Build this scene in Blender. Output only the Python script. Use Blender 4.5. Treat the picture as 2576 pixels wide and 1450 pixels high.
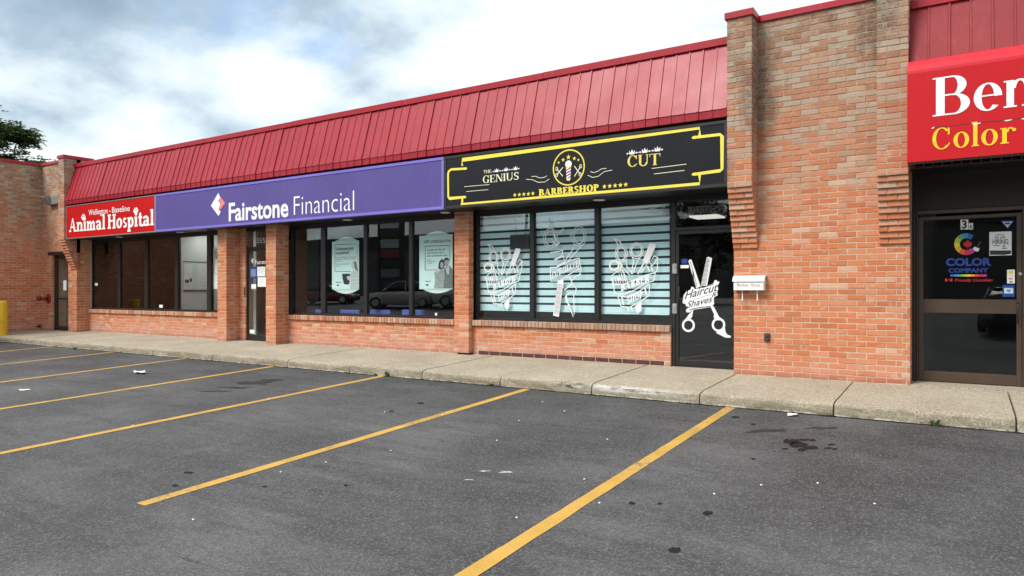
import bpy, bmesh, math, random
from mathutils import Vector, Matrix, noise
random.seed(11)
for o in list(bpy.data.objects): bpy.data.objects.remove(o)
S = bpy.context.scene
COL = S.collection

# ---------------------------------------------------------------- camera
CAMZ, CAMD = 1.26, 10.7
YAW = math.atan2(1137, 1763)
FPX = 1763.0                                   # focal length in pixels of a 2576 px wide picture
cam_d = bpy.data.cameras.new('camera'); cam = bpy.data.objects.new('camera', cam_d); COL.objects.link(cam)
cam.location = (0, -CAMD, CAMZ); cam.rotation_euler = (math.pi/2, 0, YAW)
cam_d.sensor_width = 36; cam_d.lens = FPX/2576*36; cam_d.shift_y = 6/2576
cam_d.clip_start = .05; cam_d.clip_end = 2000
S.camera = cam

# ---------------------------------------------------------------- sky, sun, exposure
SUN_EL, SUN_AZ = math.radians(48), math.radians(205)      # azimuth clockwise from +y
W = bpy.data.worlds.new('World'); S.world = W; W.use_nodes = True
def build_world():
    nt = W.node_tree; N = nt.nodes; L = nt.links; N.clear()
    out = N.new('ShaderNodeOutputWorld'); bg = N.new('ShaderNodeBackground'); bg.inputs[1].default_value = .10
    sky = N.new('ShaderNodeTexSky'); sky.sky_type = 'NISHITA'; sky.sun_disc = False
    sky.sun_elevation = SUN_EL; sky.sun_rotation = SUN_AZ; sky.air_density = 1.0; sky.dust_density = .6; sky.ozone_density = 2.0
    tc = N.new('ShaderNodeTexCoord'); sep = N.new('ShaderNodeSeparateXYZ'); L.new(tc.outputs['Generated'], sep.inputs[0])
    mx = N.new('ShaderNodeMath'); mx.operation = 'MAXIMUM'; mx.inputs[1].default_value = .0; L.new(sep.outputs[2], mx.inputs[0])
    ad = N.new('ShaderNodeMath'); ad.operation = 'ADD'; ad.inputs[1].default_value = .42; L.new(mx.outputs[0], ad.inputs[0])
    dv = N.new('ShaderNodeVectorMath'); dv.operation = 'DIVIDE'
    cb = N.new('ShaderNodeCombineXYZ')
    for i in range(3): L.new(ad.outputs[0], cb.inputs[i])
    L.new(tc.outputs['Generated'], dv.inputs[0]); L.new(cb.outputs[0], dv.inputs[1])
    def ns(scale, det, rough, loc, dist=0.):
        m = N.new('ShaderNodeMapping'); m.inputs['Location'].default_value = loc; L.new(dv.outputs[0], m.inputs[0])
        n = N.new('ShaderNodeTexNoise'); n.inputs['Scale'].default_value = scale; n.inputs['Detail'].default_value = det
        n.inputs['Roughness'].default_value = rough; n.inputs['Distortion'].default_value = dist
        L.new(m.outputs[0], n.inputs['Vector']); return n.outputs['Fac']
    def ramp(src, stops):
        r = N.new('ShaderNodeValToRGB'); L.new(src, r.inputs[0]); e = r.color_ramp.elements
        while len(e) < len(stops): e.new(.5)
        for q, (p, c) in zip(e, stops): q.position = p; q.color = (*c, 1)
        return r.outputs[0]
    def mix(fac, a, b):
        m = N.new('ShaderNodeMix'); m.data_type = 'RGBA'; L.new(fac, m.inputs[0]); L.new(a, m.inputs[6]); L.new(b, m.inputs[7]); return m.outputs[2]
    def math(op, a, b):
        m = N.new('ShaderNodeMath'); m.operation = op
        for k, q in ((0, a), (1, b)):
            if hasattr(q, 'links'): L.new(q, m.inputs[k])
            else: m.inputs[k].default_value = q
        return m.outputs[0]
    def toward(d):                              # how far the view turns toward a compass direction
        v = N.new('ShaderNodeVectorMath'); v.operation = 'DOT_PRODUCT'; L.new(tc.outputs['Generated'], v.inputs[0]); v.inputs[1].default_value = Vector(d).normalized(); return v.outputs['Value']
    west = toward(BANK)
    bank = N.new('ShaderNodeMapRange'); L.new(west, bank.inputs[0]); bank.inputs[1].default_value = .86; bank.inputs[2].default_value = .98; bank.inputs[3].default_value = .25; bank.inputs[4].default_value = .025
    cover = ramp(math('ADD', ns(2.2, 7, .55, SKYLOC1, .0), .06), [(.36, (0,0,0)), (.50, (1,1,1))])
    shade = ramp(math('ADD', ns(2.6, 8, .55, SKYLOC2, .0), bank.outputs[0]), [(.26, (1.1, 1.55, 2.05)), (.44, (1.95, 2.5, 3.0)), (.54, (3.2, 3.7, 4.0)), (.63, (4.15, 4.4, 4.45))])
    m = mix(cover, sky.outputs[0], shade)
    L.new(m, bg.inputs[0]); L.new(bg.outputs[0], out.inputs[0])
BANK = (-.975, .56, .33); SKYLOC1 = (7.3, 2.2, 1); SKYLOC2 = (4.1, 9.7, 2)
build_world()
sd = bpy.data.lights.new('sun', 'SUN'); sd.energy = 1.5; sd.angle = math.radians(24); sd.color = (1, .955, .89)
sun = bpy.data.objects.new('sun', sd); COL.objects.link(sun)
sv = Vector((math.sin(SUN_AZ)*math.cos(SUN_EL), math.cos(SUN_AZ)*math.cos(SUN_EL), math.sin(SUN_EL)))
sun.rotation_euler = (-sv).to_track_quat('-Z', 'Y').to_euler(); sun.location = (0, -30, 40)
vs = S.view_settings; vs.view_transform = 'Standard'; vs.look = 'None'; vs.gamma = 1; vs.use_curve_mapping = False
vs.exposure = 1.35
S.render.engine = 'CYCLES'; S.cycles.max_bounces = 8; S.cycles.transparent_max_bounces = 16

# ---------------------------------------------------------------- pixel -> place (direction from pixel, distance from the plane it lies on)
CS, SN = math.cos(YAW), math.sin(YAW)
def ray(u, v):
    p = (u-1288)/FPX; return (-SN+CS*p, CS+SN*p, (731-v)/FPX)
def PX(u, v, y):                                # on a vertical plane parallel to the shop front
    d = ray(u, v); t = (y+CAMD)/d[1]; return (d[0]*t, d[2]*t+CAMZ)
def XU(u, y): return PX(u, 731, y)[0]
def proj(x, y, z):
    rx, ry, rz = x, y+CAMD, z-CAMZ; w = -SN*rx+CS*ry
    if w < .1: return None
    return (1288+FPX*(CS*rx+SN*ry)/w, 731-FPX*rz/w, w)
SLOPE = .038; KERB_Y = -1.74; LOT0 = -.155
def walk_z(y): return SLOPE*y
KB = walk_z(KERB_Y)
def lot_z(y):
    if y > -11.5: return KB+LOT0+SLOPE*(y-KERB_Y)
    v = KB+LOT0+SLOPE*(-11.5-KERB_Y)
    if y > -24: return v+.075*(-11.5-y)
    return v+.075*12.5
def PG(u, v):                                   # on the sloping asphalt
    d = ray(u, v); a = KB+LOT0-SLOPE*KERB_Y
    t = (a-SLOPE*CAMD-CAMZ)/(d[2]-SLOPE*d[1]); y = d[1]*t-CAMD
    return (d[0]*t, y, lot_z(y))
class Zm:                                       # coordinates noted on an enlarged crop of the photograph
    def __init__(s, ox, oy, k): s.o = (ox, oy, k)
    def __call__(s, x, y, Y): return PX((s.o[0]+s.o[2]*x)/1.49068, (s.o[1]+s.o[2]*y)/1.49068, Y)
Z1 = Zm(0, 340, .7307); Z2 = Zm(300, 600, .5103); Z3 = Zm(1050, 700, .4414); Z4 = Zm(1740, 700, .4967)
Z5 = Zm(2480, 700, .5103); Z7 = Zm(3380, 700, .5516); Z8 = Zm(1640, 420, .43478); ZR = Zm(3360, 0, .4412)

# ---------------------------------------------------------------- mesh helpers
class MB:
    def __init__(s): s.v = []; s.f = []; s.mi = []
    def add(s, vs_, fs, m=0):
        b = len(s.v); s.v += [tuple(q) for q in vs_]; s.f += [tuple(b+i for i in q) for q in fs]; s.mi += [m]*len(fs); return s
    def box(s, x0, x1, y0, y1, z0, z1, m=0):
        return s.add([(x0,y0,z0),(x1,y0,z0),(x1,y1,z0),(x0,y1,z0),(x0,y0,z1),(x1,y0,z1),(x1,y1,z1),(x0,y1,z1)],
                     [(0,3,2,1),(4,5,6,7),(0,1,5,4),(1,2,6,5),(2,3,7,6),(3,0,4,7)], m)
    def cbox(s, x0, x1, y0, y1, z0, z1, b=.004, m=0):   # chamfered box
        xs=(x0,x0+b,x1-b,x1); ys=(y0,y0+b,y1-b,y1); zs=(z0,z0+b,z1-b,z1)
        bm = bmesh.new(); bmesh.ops.create_cube(bm, size=1)
        for q in bm.verts: q.co = Vector((x0 if q.co.x<0 else x1, y0 if q.co.y<0 else y1, z0 if q.co.z<0 else z1))
        bmesh.ops.bevel(bm, geom=bm.edges[:], offset=b, segments=1, affect='EDGES')
        bm.verts.index_update(); s.add([q.co[:] for q in bm.verts], [[q.index for q in f.verts] for f in bm.faces], m); bm.free(); return s
    def tube(s, pts, r, n=10, m=0, cap=True):
        pts = [Vector(p) for p in pts]; rs = r if isinstance(r, (list, tuple)) else [r]*len(pts)
        vs_, fs = [], []
        for i, p in enumerate(pts):
            t = (pts[min(i+1, len(pts)-1)]-pts[max(i-1, 0)]).normalized()
            a = t.orthogonal() if abs(t.z) > .98 else t.cross(Vector((0,0,1))); a.normalize(); b = t.cross(a)
            for k in range(n):
                an = 2*math.pi*k/n; vs_.append(p+rs[i]*(math.cos(an)*a+math.sin(an)*b))
        for i in range(len(pts)-1):
            for k in range(n): fs.append((i*n+k, i*n+(k+1) % n, (i+1)*n+(k+1) % n, (i+1)*n+k))
        if cap: fs += [tuple(range(n))[::-1], tuple((len(pts)-1)*n+k for k in range(n))]
        return s.add(vs_, fs, m)
    def lathe(s, prof, o=(0,0,0), n=20, axis='z', m=0):
        vs_, fs = [], []
        for (r, h) in prof:
            for k in range(n):
                a = 2*math.pi*k/n; x, y = r*math.cos(a), r*math.sin(a)
                vs_.append((o[0]+x, o[1]+y, o[2]+h) if axis == 'z' else ((o[0]+x, o[1]-h, o[2]+y) if axis == 'y' else (o[0]+h, o[1]+x, o[2]+y)))
        for i in range(len(prof)-1):
            for k in range(n): fs.append((i*n+k, i*n+(k+1) % n, (i+1)*n+(k+1) % n, (i+1)*n+k))
        fs += [tuple(range(n))[::-1], tuple((len(prof)-1)*n+k for k in range(n))]
        return s.add(vs_, fs, m)
    # flat print on a plane facing the street: points are (x, z)
    def poly(s, pts, y, m=0):
        a = sum(pts[i][0]*pts[(i+1) % len(pts)][1]-pts[(i+1) % len(pts)][0]*pts[i][1] for i in range(len(pts)))
        if a < 0: pts = pts[::-1]
        return s.add([(p[0], y, p[1]) for p in pts], [tuple(range(len(pts)))], m)
    def ribbon(s, pts, w, y, m=0, closed=False):
        n = len(pts); ws = w if isinstance(w, (list, tuple)) else [w]*n; vs_, fs = [], []
        for i in range(n):
            a = pts[(i-1) % n] if (closed or i > 0) else pts[i]; b = pts[(i+1) % n] if (closed or i < n-1) else pts[i]
            dx, dz = b[0]-a[0], b[1]-a[1]; l = math.hypot(dx, dz) or 1
            k = 1.0
            if 0 < i < n-1 or closed:
                d1 = (pts[i][0]-a[0], pts[i][1]-a[1]); l1 = math.hypot(*d1) or 1
                cosh = abs((dx*d1[0]+dz*d1[1])/(l*l1)); k = 1/max(cosh, .6)
            nx, nz = -dz/l*ws[i]/2*k, dx/l*ws[i]/2*k
            vs_ += [(pts[i][0]+nx, y, pts[i][1]+nz), (pts[i][0]-nx, y, pts[i][1]-nz)]
        for i in range(n if closed else n-1):
            j = (i+1) % n; fs.append((2*i, 2*i+1, 2*j+1, 2*j))
        return s.add(vs_, fs, m)
    def disc(s, c, rx, rz, y, n=24, m=0): return s.poly([(c[0]+rx*math.cos(2*math.pi*k/n), c[1]+rz*math.sin(2*math.pi*k/n)) for k in range(n)], y, m)
    def build(s, name, mat, parent=None, smooth=False):
        xs, ys, zs = zip(*s.v); c = Vector(((min(xs)+max(xs))/2, (min(ys)+max(ys))/2, min(zs)))
        me = bpy.data.meshes.new(name); me.from_pydata([(x-c.x, y-c.y, z-c.z) for x, y, z in s.v], [], s.f)
        mats = mat if isinstance(mat, (list, tuple)) else [mat]
        for q in mats: me.materials.append(q)
        if len(mats) > 1: me.polygons.foreach_set('material_index', s.mi)
        if smooth: me.polygons.foreach_set('use_smooth', [True]*len(me.polygons))
        me.update(); return link(name, me, c, parent)
WL = {}
def link(name, me, loc, parent=None):
    o = bpy.data.objects.new(name, me); COL.objects.link(o); o.location = loc; WL[o.name] = Vector(loc)
    if parent is not None: o.parent = parent; o.matrix_parent_inverse = Matrix.Translation(-WL[parent.name])
    return o
def tag(o, label=None, cat=None, group=None, kind=None):
    if label: o['label'] = label
    if cat: o['category'] = cat
    if group: o['group'] = group
    if kind: o['kind'] = kind
    return o
def empty(name, loc=(0,0,0)):
    o = link(name, None, loc); o.empty_display_size = .1; return o

# ---------------------------------------------------------------- materials
def lin(r, g, b):
    f = lambda c: c/12.92 if c <= .04045 else ((c+.055)/1.055)**2.4
    return (f(r/255), f(g/255), f(b/255))
class MT:
    def __init__(s, name):
        s.m = bpy.data.materials.new(name); s.m.use_nodes = True; s.nt = s.m.node_tree; s.N = s.nt.nodes; s.L = s.nt.links
        s.b = s.N['Principled BSDF']; s.out = s.N['Material Output']
        g = s.N.new('ShaderNodeNewGeometry'); s.pos = g.outputs['Position']; s.isl = g.outputs['Random Per Island']
    def noise(s, scale, det=4, rough=.55, vec=None, stretch=None, out='Fac'):
        v = vec or s.pos
        if stretch:
            mp = s.N.new('ShaderNodeMapping'); mp.inputs['Scale'].default_value = stretch; s.L.new(v, mp.inputs[0]); v = mp.outputs[0]
        n = s.N.new('ShaderNodeTexNoise'); n.inputs['Scale'].default_value = scale; n.inputs['Detail'].default_value = det
        n.inputs['Roughness'].default_value = rough; s.L.new(v, n.inputs['Vector']); return n.outputs[out]
    def vor(s, scale, out='Distance', feat='F1'):
        n = s.N.new('ShaderNodeTexVoronoi'); n.inputs['Scale'].default_value = scale; n.feature = feat; s.L.new(s.pos, n.inputs['Vector']); return n.outputs[out]
    def ramp(s, src, stops):
        r = s.N.new('ShaderNodeValToRGB'); s.L.new(src, r.inputs[0]); e = r.color_ramp.elements
        while len(e) < len(stops): e.new(.5)
        for q, (p, c) in zip(e, stops):
            q.position = p; q.color = (*c, 1) if isinstance(c, (tuple, list)) else (c, c, c, 1)
        return r.outputs[0]
    def mix(s, fac, a, b, mode='MIX'):
        m = s.N.new('ShaderNodeMix'); m.data_type = 'RGBA'; m.blend_type = mode
        for k, q in ((0, fac), (6, a), (7, b)):
            if hasattr(q, 'links'): s.L.new(q, m.inputs[k])
            elif k == 0: m.inputs[0].default_value = q
            else: m.inputs[k].default_value = (*q, 1)
        return m.outputs[2]
    def math(s, op, a, b=0.):
        m = s.N.new('ShaderNodeMath'); m.operation = op
        for k, q in ((0, a), (1, b)):
            if hasattr(q, 'links'): s.L.new(q, m.inputs[k])
            else: m.inputs[k].default_value = q
        return m.outputs[0]
    def sep(s):
        n = s.N.new('ShaderNodeSeparateXYZ'); s.L.new(s.pos, n.inputs[0]); return n.outputs
    def rng(s, src, a, b, c=0., d=1.):
        n = s.N.new('ShaderNodeMapRange'); s.L.new(src, n.inputs[0])
        for i, q in enumerate((a, b, c, d)): n.inputs[1+i].default_value = q
        return n.outputs[0]
    def rand(s):
        oi = s.N.new('ShaderNodeObjectInfo'); a = s.math('ADD', s.math('MULTIPLY', oi.outputs['Random'], 71.3), s.math('MULTIPLY', s.isl, 53.7))
        w = s.N.new('ShaderNodeTexWhiteNoise'); w.noise_dimensions = '1D'; s.L.new(a, w.inputs['W']); return w.outputs['Value'], w.outputs['Color']
    def set(s, col=None, rough=None, metal=None, spec=None, bump=None, bstr=.3, bdist=.004, emit=None, estr=0, coat=None):
        def p(k, q):
            if q is None: return
            if hasattr(q, 'links'): s.L.new(q, s.b.inputs[k])
            else: s.b.inputs[k].default_value = (*q, 1) if isinstance(q, (tuple, list)) else q
        p('Base Color', col); p('Roughness', rough); p('Metallic', metal); p('Specular IOR Level', spec); p('Coat Weight', coat)
        if emit is not None: p('Emission Color', emit); s.b.inputs['Emission Strength'].default_value = estr
        if bump is not None:
            bn = s.N.new('ShaderNodeBump'); bn.inputs['Strength'].default_value = bstr; bn.inputs['Distance'].default_value = bdist
            s.L.new(bump, bn.inputs['Height']); s.L.new(bn.outputs[0], s.b.inputs['Normal'])
        return s.m
def plain(name, col, rough=.6, var=.12, scale=3., metal=0., spec=None, bstr=0., bscale=60, coat=None):
    t = MT(name); n = t.noise(scale, 5, .6); lo = tuple(c*(1-var) for c in col); hi = tuple(min(1, c*(1+var)) for c in col)
    c = t.ramp(n, [(.3, lo), (.7, hi)])
    t.set(col=c, rough=rough, metal=metal, spec=spec, coat=coat, bump=t.noise(bscale, 3) if bstr else None, bstr=bstr)
    return t.m
M = {}
def brick_mat(name, pink=False):
    t = MT(name); r, rc = t.rand(); x, y, z = t.sep()
    sp = t.N.new('ShaderNodeSeparateColor'); t.L.new(rc, sp.inputs[0])
    base = t.ramp(r, [(0, (.47,.145,.062)), (.25, (.54,.178,.076)), (.5, (.56,.198,.090)), (.75, (.59,.232,.118)), (.93, (.56,.225,.120)), (1, (.60,.33,.21))])
    # grey / tan weathering rising toward the parapet
    nz = t.noise(1.3, 5, .6); h = t.math('ADD', t.rng(z, 2.0, 5.0), t.math('MULTIPLY', t.math('SUBTRACT', nz, .5), .9))
    wfac = t.ramp(h, [(.12, 0.), (.95, .88)])
    base = t.mix(wfac, base, t.mix(sp.outputs[1], (.26,.150,.098), (.36,.25,.17)))
    # whole bricks bleached pale or grey here and there
    pale = t.ramp(sp.outputs[0], [(.90, 0.), (.96, .45)]); base = t.mix(t.math('MULTIPLY', pale, t.ramp(t.noise(9, 4), [(.3, .25), (.6, 1.)])), base, (.60,.47,.36))
    grey = t.math('MULTIPLY', t.ramp(sp.outputs[2], [(.62, 0.), (.74, .75)]), t.rng(z, 1.9, 3.9)); base = t.mix(grey, base, (.40,.345,.27))
    # lime bloom low down
    lowf = t.ramp(t.math('ADD', t.rng(z, .62, .0), t.math('MULTIPLY', t.math('SUBTRACT', t.noise(2.2, 5), .5), 1.1)), [(.25, 0.), (.9, .62 if pink else .30)])
    base = t.mix(lowf, base, (.56,.30,.245))
    foot = t.ramp(t.math('ADD', t.rng(z, .22, .0), t.math('MULTIPLY', t.math('SUBTRACT', t.noise(3.1, 5), .5), .7)), [(.45, 0.), (1., .6)])
    base = t.mix(foot, base, (.30,.085,.06))
    # smears, pits and speckle
    sm = t.ramp(t.noise(7, 6, .65, stretch=(1, 1, 2.2)), [(.54, 0.), (.72, .50)]); base = t.mix(sm, base, (.66,.50,.38))
    pit = t.ramp(t.noise(95, 3, .7), [(.60, 0.), (.70, .75)]); clus = t.ramp(t.noise(6, 3), [(.50, 0.), (.62, 1.)])
    base = t.mix(t.math('MULTIPLY', pit, clus), base, (.13,.055,.04))
    base = t.mix(t.ramp(t.noise(160, 2), [(.3, .18), (.7, 0.)]), base, (.25,.11,.08))
    # black lichen: thin near the coping, thick down the inner corner of the pier and the outer edge of its pilaster
    st = t.noise(3.0, 6, .68, stretch=(1.6, 1.6, .8))
    def near(src, c, w): return t.rng(t.math('ABSOLUTE', t.math('SUBTRACT', src, c)), 0., w, 1., 0.)
    cor = t.math('MULTIPLY', near(x, -2.52, .34), near(z, 4.0, 1.15)); cor2 = t.math('MULTIPLY', near(x, -2.94, .20), near(z, 3.05, .75)); cor3 = t.math('MULTIPLY', near(x, -1.02, .30), near(z, 4.75, .55))
    bias = t.math('ADD', t.math('MULTIPLY', t.math('MAXIMUM', t.math('MAXIMUM', cor, cor2), cor3), .40), t.rng(z, 3.0, 5.2, -.18, .06))
    g = t.ramp(t.math('ADD', st, bias), [(.52, 0.), (.72, .72)])
    g = t.math('MULTIPLY', g, t.ramp(t.noise(22, 4, .7), [(.35, .35), (.6, 1.)]))
    base = t.mix(g, base, (.075,.062,.048))
    bh = t.math('ADD', t.noise(70, 4, .7), t.math('MULTIPLY', t.noise(14, 3), .8))
    return t.set(col=base, rough=.9, spec=.25, bump=bh, bstr=.55, bdist=.006)
M['brick'] = brick_mat('brick_red'); M['brick_pink'] = brick_mat('brick_bloomed', True)
def mortar_mat():
    t = MT('mortar'); z = t.sep()[2]
    c = t.ramp(t.noise(5, 6, .65), [(.3, (.45,.36,.26)), (.7, (.61,.49,.365))])
    c = t.mix(t.ramp(t.math('ADD', t.noise(2.4, 6, .65, stretch=(2.6,2.6,.5)), t.rng(z, 1.2, 3.6, -.25, .10)), [(.40, 0.), (.66, .75)]), c, (.19,.155,.115))
    return t.set(col=c, rough=.95, spec=.2, bump=t.noise(120, 3), bstr=.5)
M['mortar'] = mortar_mat()
def red_metal(name, a, b, rough):
    t = MT(name); n = t.noise(.8, 5, .6); c = t.ramp(n, [(.3, a), (.7, b)])
    c = t.mix(t.ramp(t.noise(34, 4, .7), [(.70, 0.), (.80, .4)]), c, (.22,.02,.025))
    c = t.mix(t.ramp(t.noise(3.0, 5, .6, stretch=(6, 6, .8)), [(.55, 0.), (.8, .22)]), c, (.50,.13,.12))
    r = t.rng(t.noise(1.5, 4), .3, .7, rough-.03, rough+.06)
    return t.set(col=c, rough=r, spec=.34, bump=t.noise(1.1, 2), bstr=.05, bdist=.02)
M['roof_red'] = red_metal('painted_metal_red', (.28,.009,.022), (.33,.013,.028), .40)
M['flash_red'] = red_metal('flashing_red', (.30,.009,.02), (.36,.013,.026), .42)
M['panel_red'] = red_metal('board_red_faded', (.20,.016,.022), (.26,.022,.028), .62)
def asphalt_mat():
    t = MT('asphalt')
    c = t.ramp(t.noise(.55, 7, .66), [(.32, (.044,.044,.047)), (.48, (.084,.084,.089)), (.66, (.150,.149,.152))])
    c = t.mix(t.ramp(t.noise(1.3, 7, .72, stretch=(.40, 1.9, 1)), [(.47, 0.), (.66, .75)]), c, (.042,.042,.046))
    ny = t.sep()[1]; c = t.mix(t.math('MULTIPLY', t.rng(ny, -5.2, -2.2), t.ramp(t.noise(.9, 6, .7, stretch=(.5, 1.4, 1), out='Fac'), [(.40, 0.), (.62, .62)])), c, (.033,.033,.036))
    c = t.mix(t.ramp(t.noise(2.3, 6, .7), [(.52, 0.), (.78, .5)]), c, (.16,.158,.152))
    c = t.mix(t.ramp(t.noise(4.5, 5, .75, stretch=(.35, 2.2, 1)), [(.63, 0.), (.70, .7)]), c, (.026,.026,.029))
    c = t.mix(t.ramp(t.noise(28, 4, .8), [(.60, 0.), (.75, .45)]), c, (.22,.218,.21))
    ag = t.vor(85, 'Color'); sp = t.N.new('ShaderNodeSeparateColor'); t.L.new(ag, sp.inputs[0])
    c = t.mix(t.ramp(sp.outputs[0], [(.0, .55), (.5, 0.)]), c, (.026,.026,.028))
    c = t.mix(t.ramp(sp.outputs[1], [(.70, 0.), (.96, .55)]), c, (.23,.228,.225))
    c = t.mix(t.ramp(t.noise(230, 2), [(.35, .5), (.62, 0.)]), c, (.030,.030,.032))
    r = t.rng(t.noise(1.1, 5), .3, .7, .62, .86)
    return t.set(col=c, rough=r, spec=.4, bump=t.math('ADD', t.vor(85), t.noise(200, 2)), bstr=.7, bdist=.006)
M['asphalt'] = asphalt_mat()
def concrete_mat():
    t = MT('aggregate_concrete'); x, y, z = t.sep()
    c = t.ramp(t.noise(.9, 6, .62), [(.30, (.30,.258,.195)), (.70, (.45,.395,.305))])
    ag = t.vor(75, 'Color'); sp = t.N.new('ShaderNodeSeparateColor'); t.L.new(ag, sp.inputs[0])
    c = t.mix(t.ramp(sp.outputs[0], [(.02, .6), (.35, 0.)]), c, (.13,.10,.075))
    c = t.mix(t.ramp(sp.outputs[1], [(.68, 0.), (.95, .6)]), c, (.58,.53,.45))
    c = t.mix(t.ramp(t.noise(3.5, 6, .7), [(.56, 0.), (.78, .5)]), c, (.17,.145,.11))
    c = t.mix(t.ramp(t.noise(34, 4, .8), [(.34, .5), (.46, 0.)]), c, (.14,.115,.08))
    c = t.mix(t.ramp(t.noise(41, 4, .8), [(.56, 0.), (.70, .5)]), c, (.66,.60,.49))
    # kerb face: mossy grime in patches
    kf = t.math('MULTIPLY', t.rng(y, KERB_Y+.05, KERB_Y-.01), t.ramp(t.noise(2.6, 6, .7, stretch=(1, 1, 3)), [(.38, .25), (.62, 1.)]))
    c = t.mix(t.math('MULTIPLY', kf, .8), c, (.155,.13,.075))
    def near(src, a, w): return t.rng(t.math('ABSOLUTE', t.math('SUBTRACT', src, a)), 0., w, 1., 0.)
    sc = t.math('MULTIPLY', near(x, -4.0, 1.1), t.rng(y, KERB_Y+.06, KERB_Y+.01)); up = t.rng(z, KB-.10, KB-.06)
    c = t.mix(t.math('MULTIPLY', t.math('MULTIPLY', sc, up), t.ramp(t.noise(7, 5, .7, stretch=(.5, 1, 2)), [(.42, 0.), (.52, 1.)])), c, (.62,.62,.60))
    rb = t.math('MULTIPLY', t.math('MULTIPLY', near(x, -4.75, .42), up), t.ramp(t.noise(9, 4, .6, stretch=(.6, 1, 1.5)), [(.40, 0.), (.50, 1.)])); c = t.mix(t.math('MULTIPLY', rb, t.rng(y, KERB_Y+.06, KERB_Y+.01)), c, (.02,.02,.022))
    # spots and damp marks trodden into the slab tops
    c = t.mix(t.ramp(t.noise(5.5, 3, .6), [(.70, 0.), (.76, .5)]), c, (.12,.10,.075))
    fl = t.math('MULTIPLY', t.rng(z, KB+LOT0+.035, KB+LOT0+.012), t.ramp(t.noise(9, 5, .7, stretch=(1,1,3)), [(.46, 0.), (.56, 1.)]))
    c = t.mix(t.math('MULTIPLY', fl, .85), c, (.62,.59,.52))
    return t.set(col=c, rough=.9, spec=.25, bump=t.math('ADD', t.vor(75), t.noise(30, 4)), bstr=.6, bdist=.006)
M['concrete'] = concrete_mat()
def paint_mat(name, a, b, wear=.5):
    t = MT(name); c = t.ramp(t.noise(2.5, 5), [(.3, a), (.7, b)])
    c = t.mix(t.ramp(t.noise(55, 5, .75), [(.58, 0.), (.70, wear)]), c, (.10,.085,.05))
    c = t.mix(t.math('MULTIPLY', t.ramp(t.noise(1.2, 5, .7), [(.50, 0.), (.66, .8)]), t.ramp(t.noise(26, 5, .8), [(.46, 0.), (.56, 1.)])), c, (.11,.10,.085))
    c = t.mix(t.ramp(t.noise(1.7, 5, .7), [(.58, 0.), (.8, .35)]), c, (.25,.19,.09))
    return t.set(col=c, rough=.75, bump=t.vor(85), bstr=.4, bdist=.004)
M['yellow_line'] = paint_mat('yellow_road_paint', (.46,.265,.045), (.56,.335,.068), .62)
M['bollard'] = paint_mat('bollard_yellow', (.64,.37,.006), (.74,.45,.012), .5)
M['black'] = plain('black_metal', (.012,.012,.013), .42, .3)
M['black_frame'] = plain('black_aluminium', (.016,.0155,.015), .38, .25, 2, 0, .5)
M['bronze'] = plain('bronze_aluminium', (.060,.038,.024), .40, .18, 2)
M['dark_panel'] = plain('dark_brown_panel', (.018,.014,.011), .6, .3, 2)
M['white'] = plain('white_vinyl', (.80,.81,.81), .5, .03)
M['white_metal'] = plain('white_enamel', (.80,.79,.80), .35, .04)
M['paper'] = plain('paper', (.78,.80,.80), .8, .04)
M['poster'] = plain('poster_paper', (.62,.82,.80), .6, .03)
M['poster_back'] = plain('poster_backing', (.60,.74,.70), .7, .04)
M['ink'] = plain('ink_black', (.02,.025,.03), .6, .1)
M['ink_grey'] = plain('ink_grey', (.16,.18,.18), .6, .35, 30)
M['ink_mid'] = plain('ink_mid', (.33,.38,.37), .6, .4, 40)
M['frosted'] = plain('frosted_vinyl', (.16,.18,.19), .7, .2)
M['ink_light'] = plain('ink_light', (.52,.60,.58), .6, .25, 40)
M['yellow'] = plain('yellow_vinyl', (.80,.66,.075), .45, .06)
M['gold'] = plain('gold_vinyl', (.74,.58,.14), .45, .06)
M['cream'] = plain('cream_vinyl', (.82,.78,.55), .5, .05)
M['sign_yellow'] = plain('amber_vinyl', (.80,.52,.01), .45, .05)
M['blue'] = plain('blue_vinyl', (.010,.045,.26), .5, .1)
M['redv'] = plain('red_vinyl', (.52,.012,.014), .5, .06)
M['coral'] = plain('coral_vinyl', (.80,.22,.17), .5, .05)
M['silver'] = plain('brushed_aluminium', (.34,.335,.33), .42, .2, 8, .6)
M['steel'] = plain('zinc_steel', (.42,.42,.42), .4, .2, 8, .7)
def face_mat(name, col, streak, rough=.38, amt=.25, bump=0., spec=.22):
    t = MT(name); n = t.noise(.7, 4); c = t.ramp(n, [(.3, tuple(q*.93 for q in col)), (.7, tuple(q*1.06 for q in col))])
    c = t.mix(t.ramp(t.noise(2.2, 6, .7, stretch=(5, 5, .35)), [(.55, 0.), (.78, amt)]), c, streak)
    c = t.mix(t.ramp(t.noise(26, 5, .7), [(.68, 0.), (.8, amt)]), c, streak)
    return t.set(col=c, rough=rough, spec=spec, bump=t.noise(.9, 1) if bump else None, bstr=bump, bdist=.05)
M['face_red'] = face_mat('sign_face_red', (.50,.006,.008), (.42,.05,.04))
M['face_purple'] = face_mat('sign_face_purple', (.098,.076,.265), (.15,.12,.35), .5, .35)
M['frame_purple'] = face_mat('sign_frame_purple', (.19,.165,.56), (.28,.25,.6), .4)
M['face_black'] = face_mat('sign_face_black', (.012,.013,.016), (.03,.03,.035), .30, .3, .55)
M['awning'] = face_mat('awning_red', (.50,.007,.013), (.56,.05,.05), .5, .30)
M['awning_lit_top'] = face_mat('awning_lit_top_red', (.56,.016,.032), (.60,.08,.08), .5, .30)  # awning red lightened: skylight on the curved top put into its colour
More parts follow.
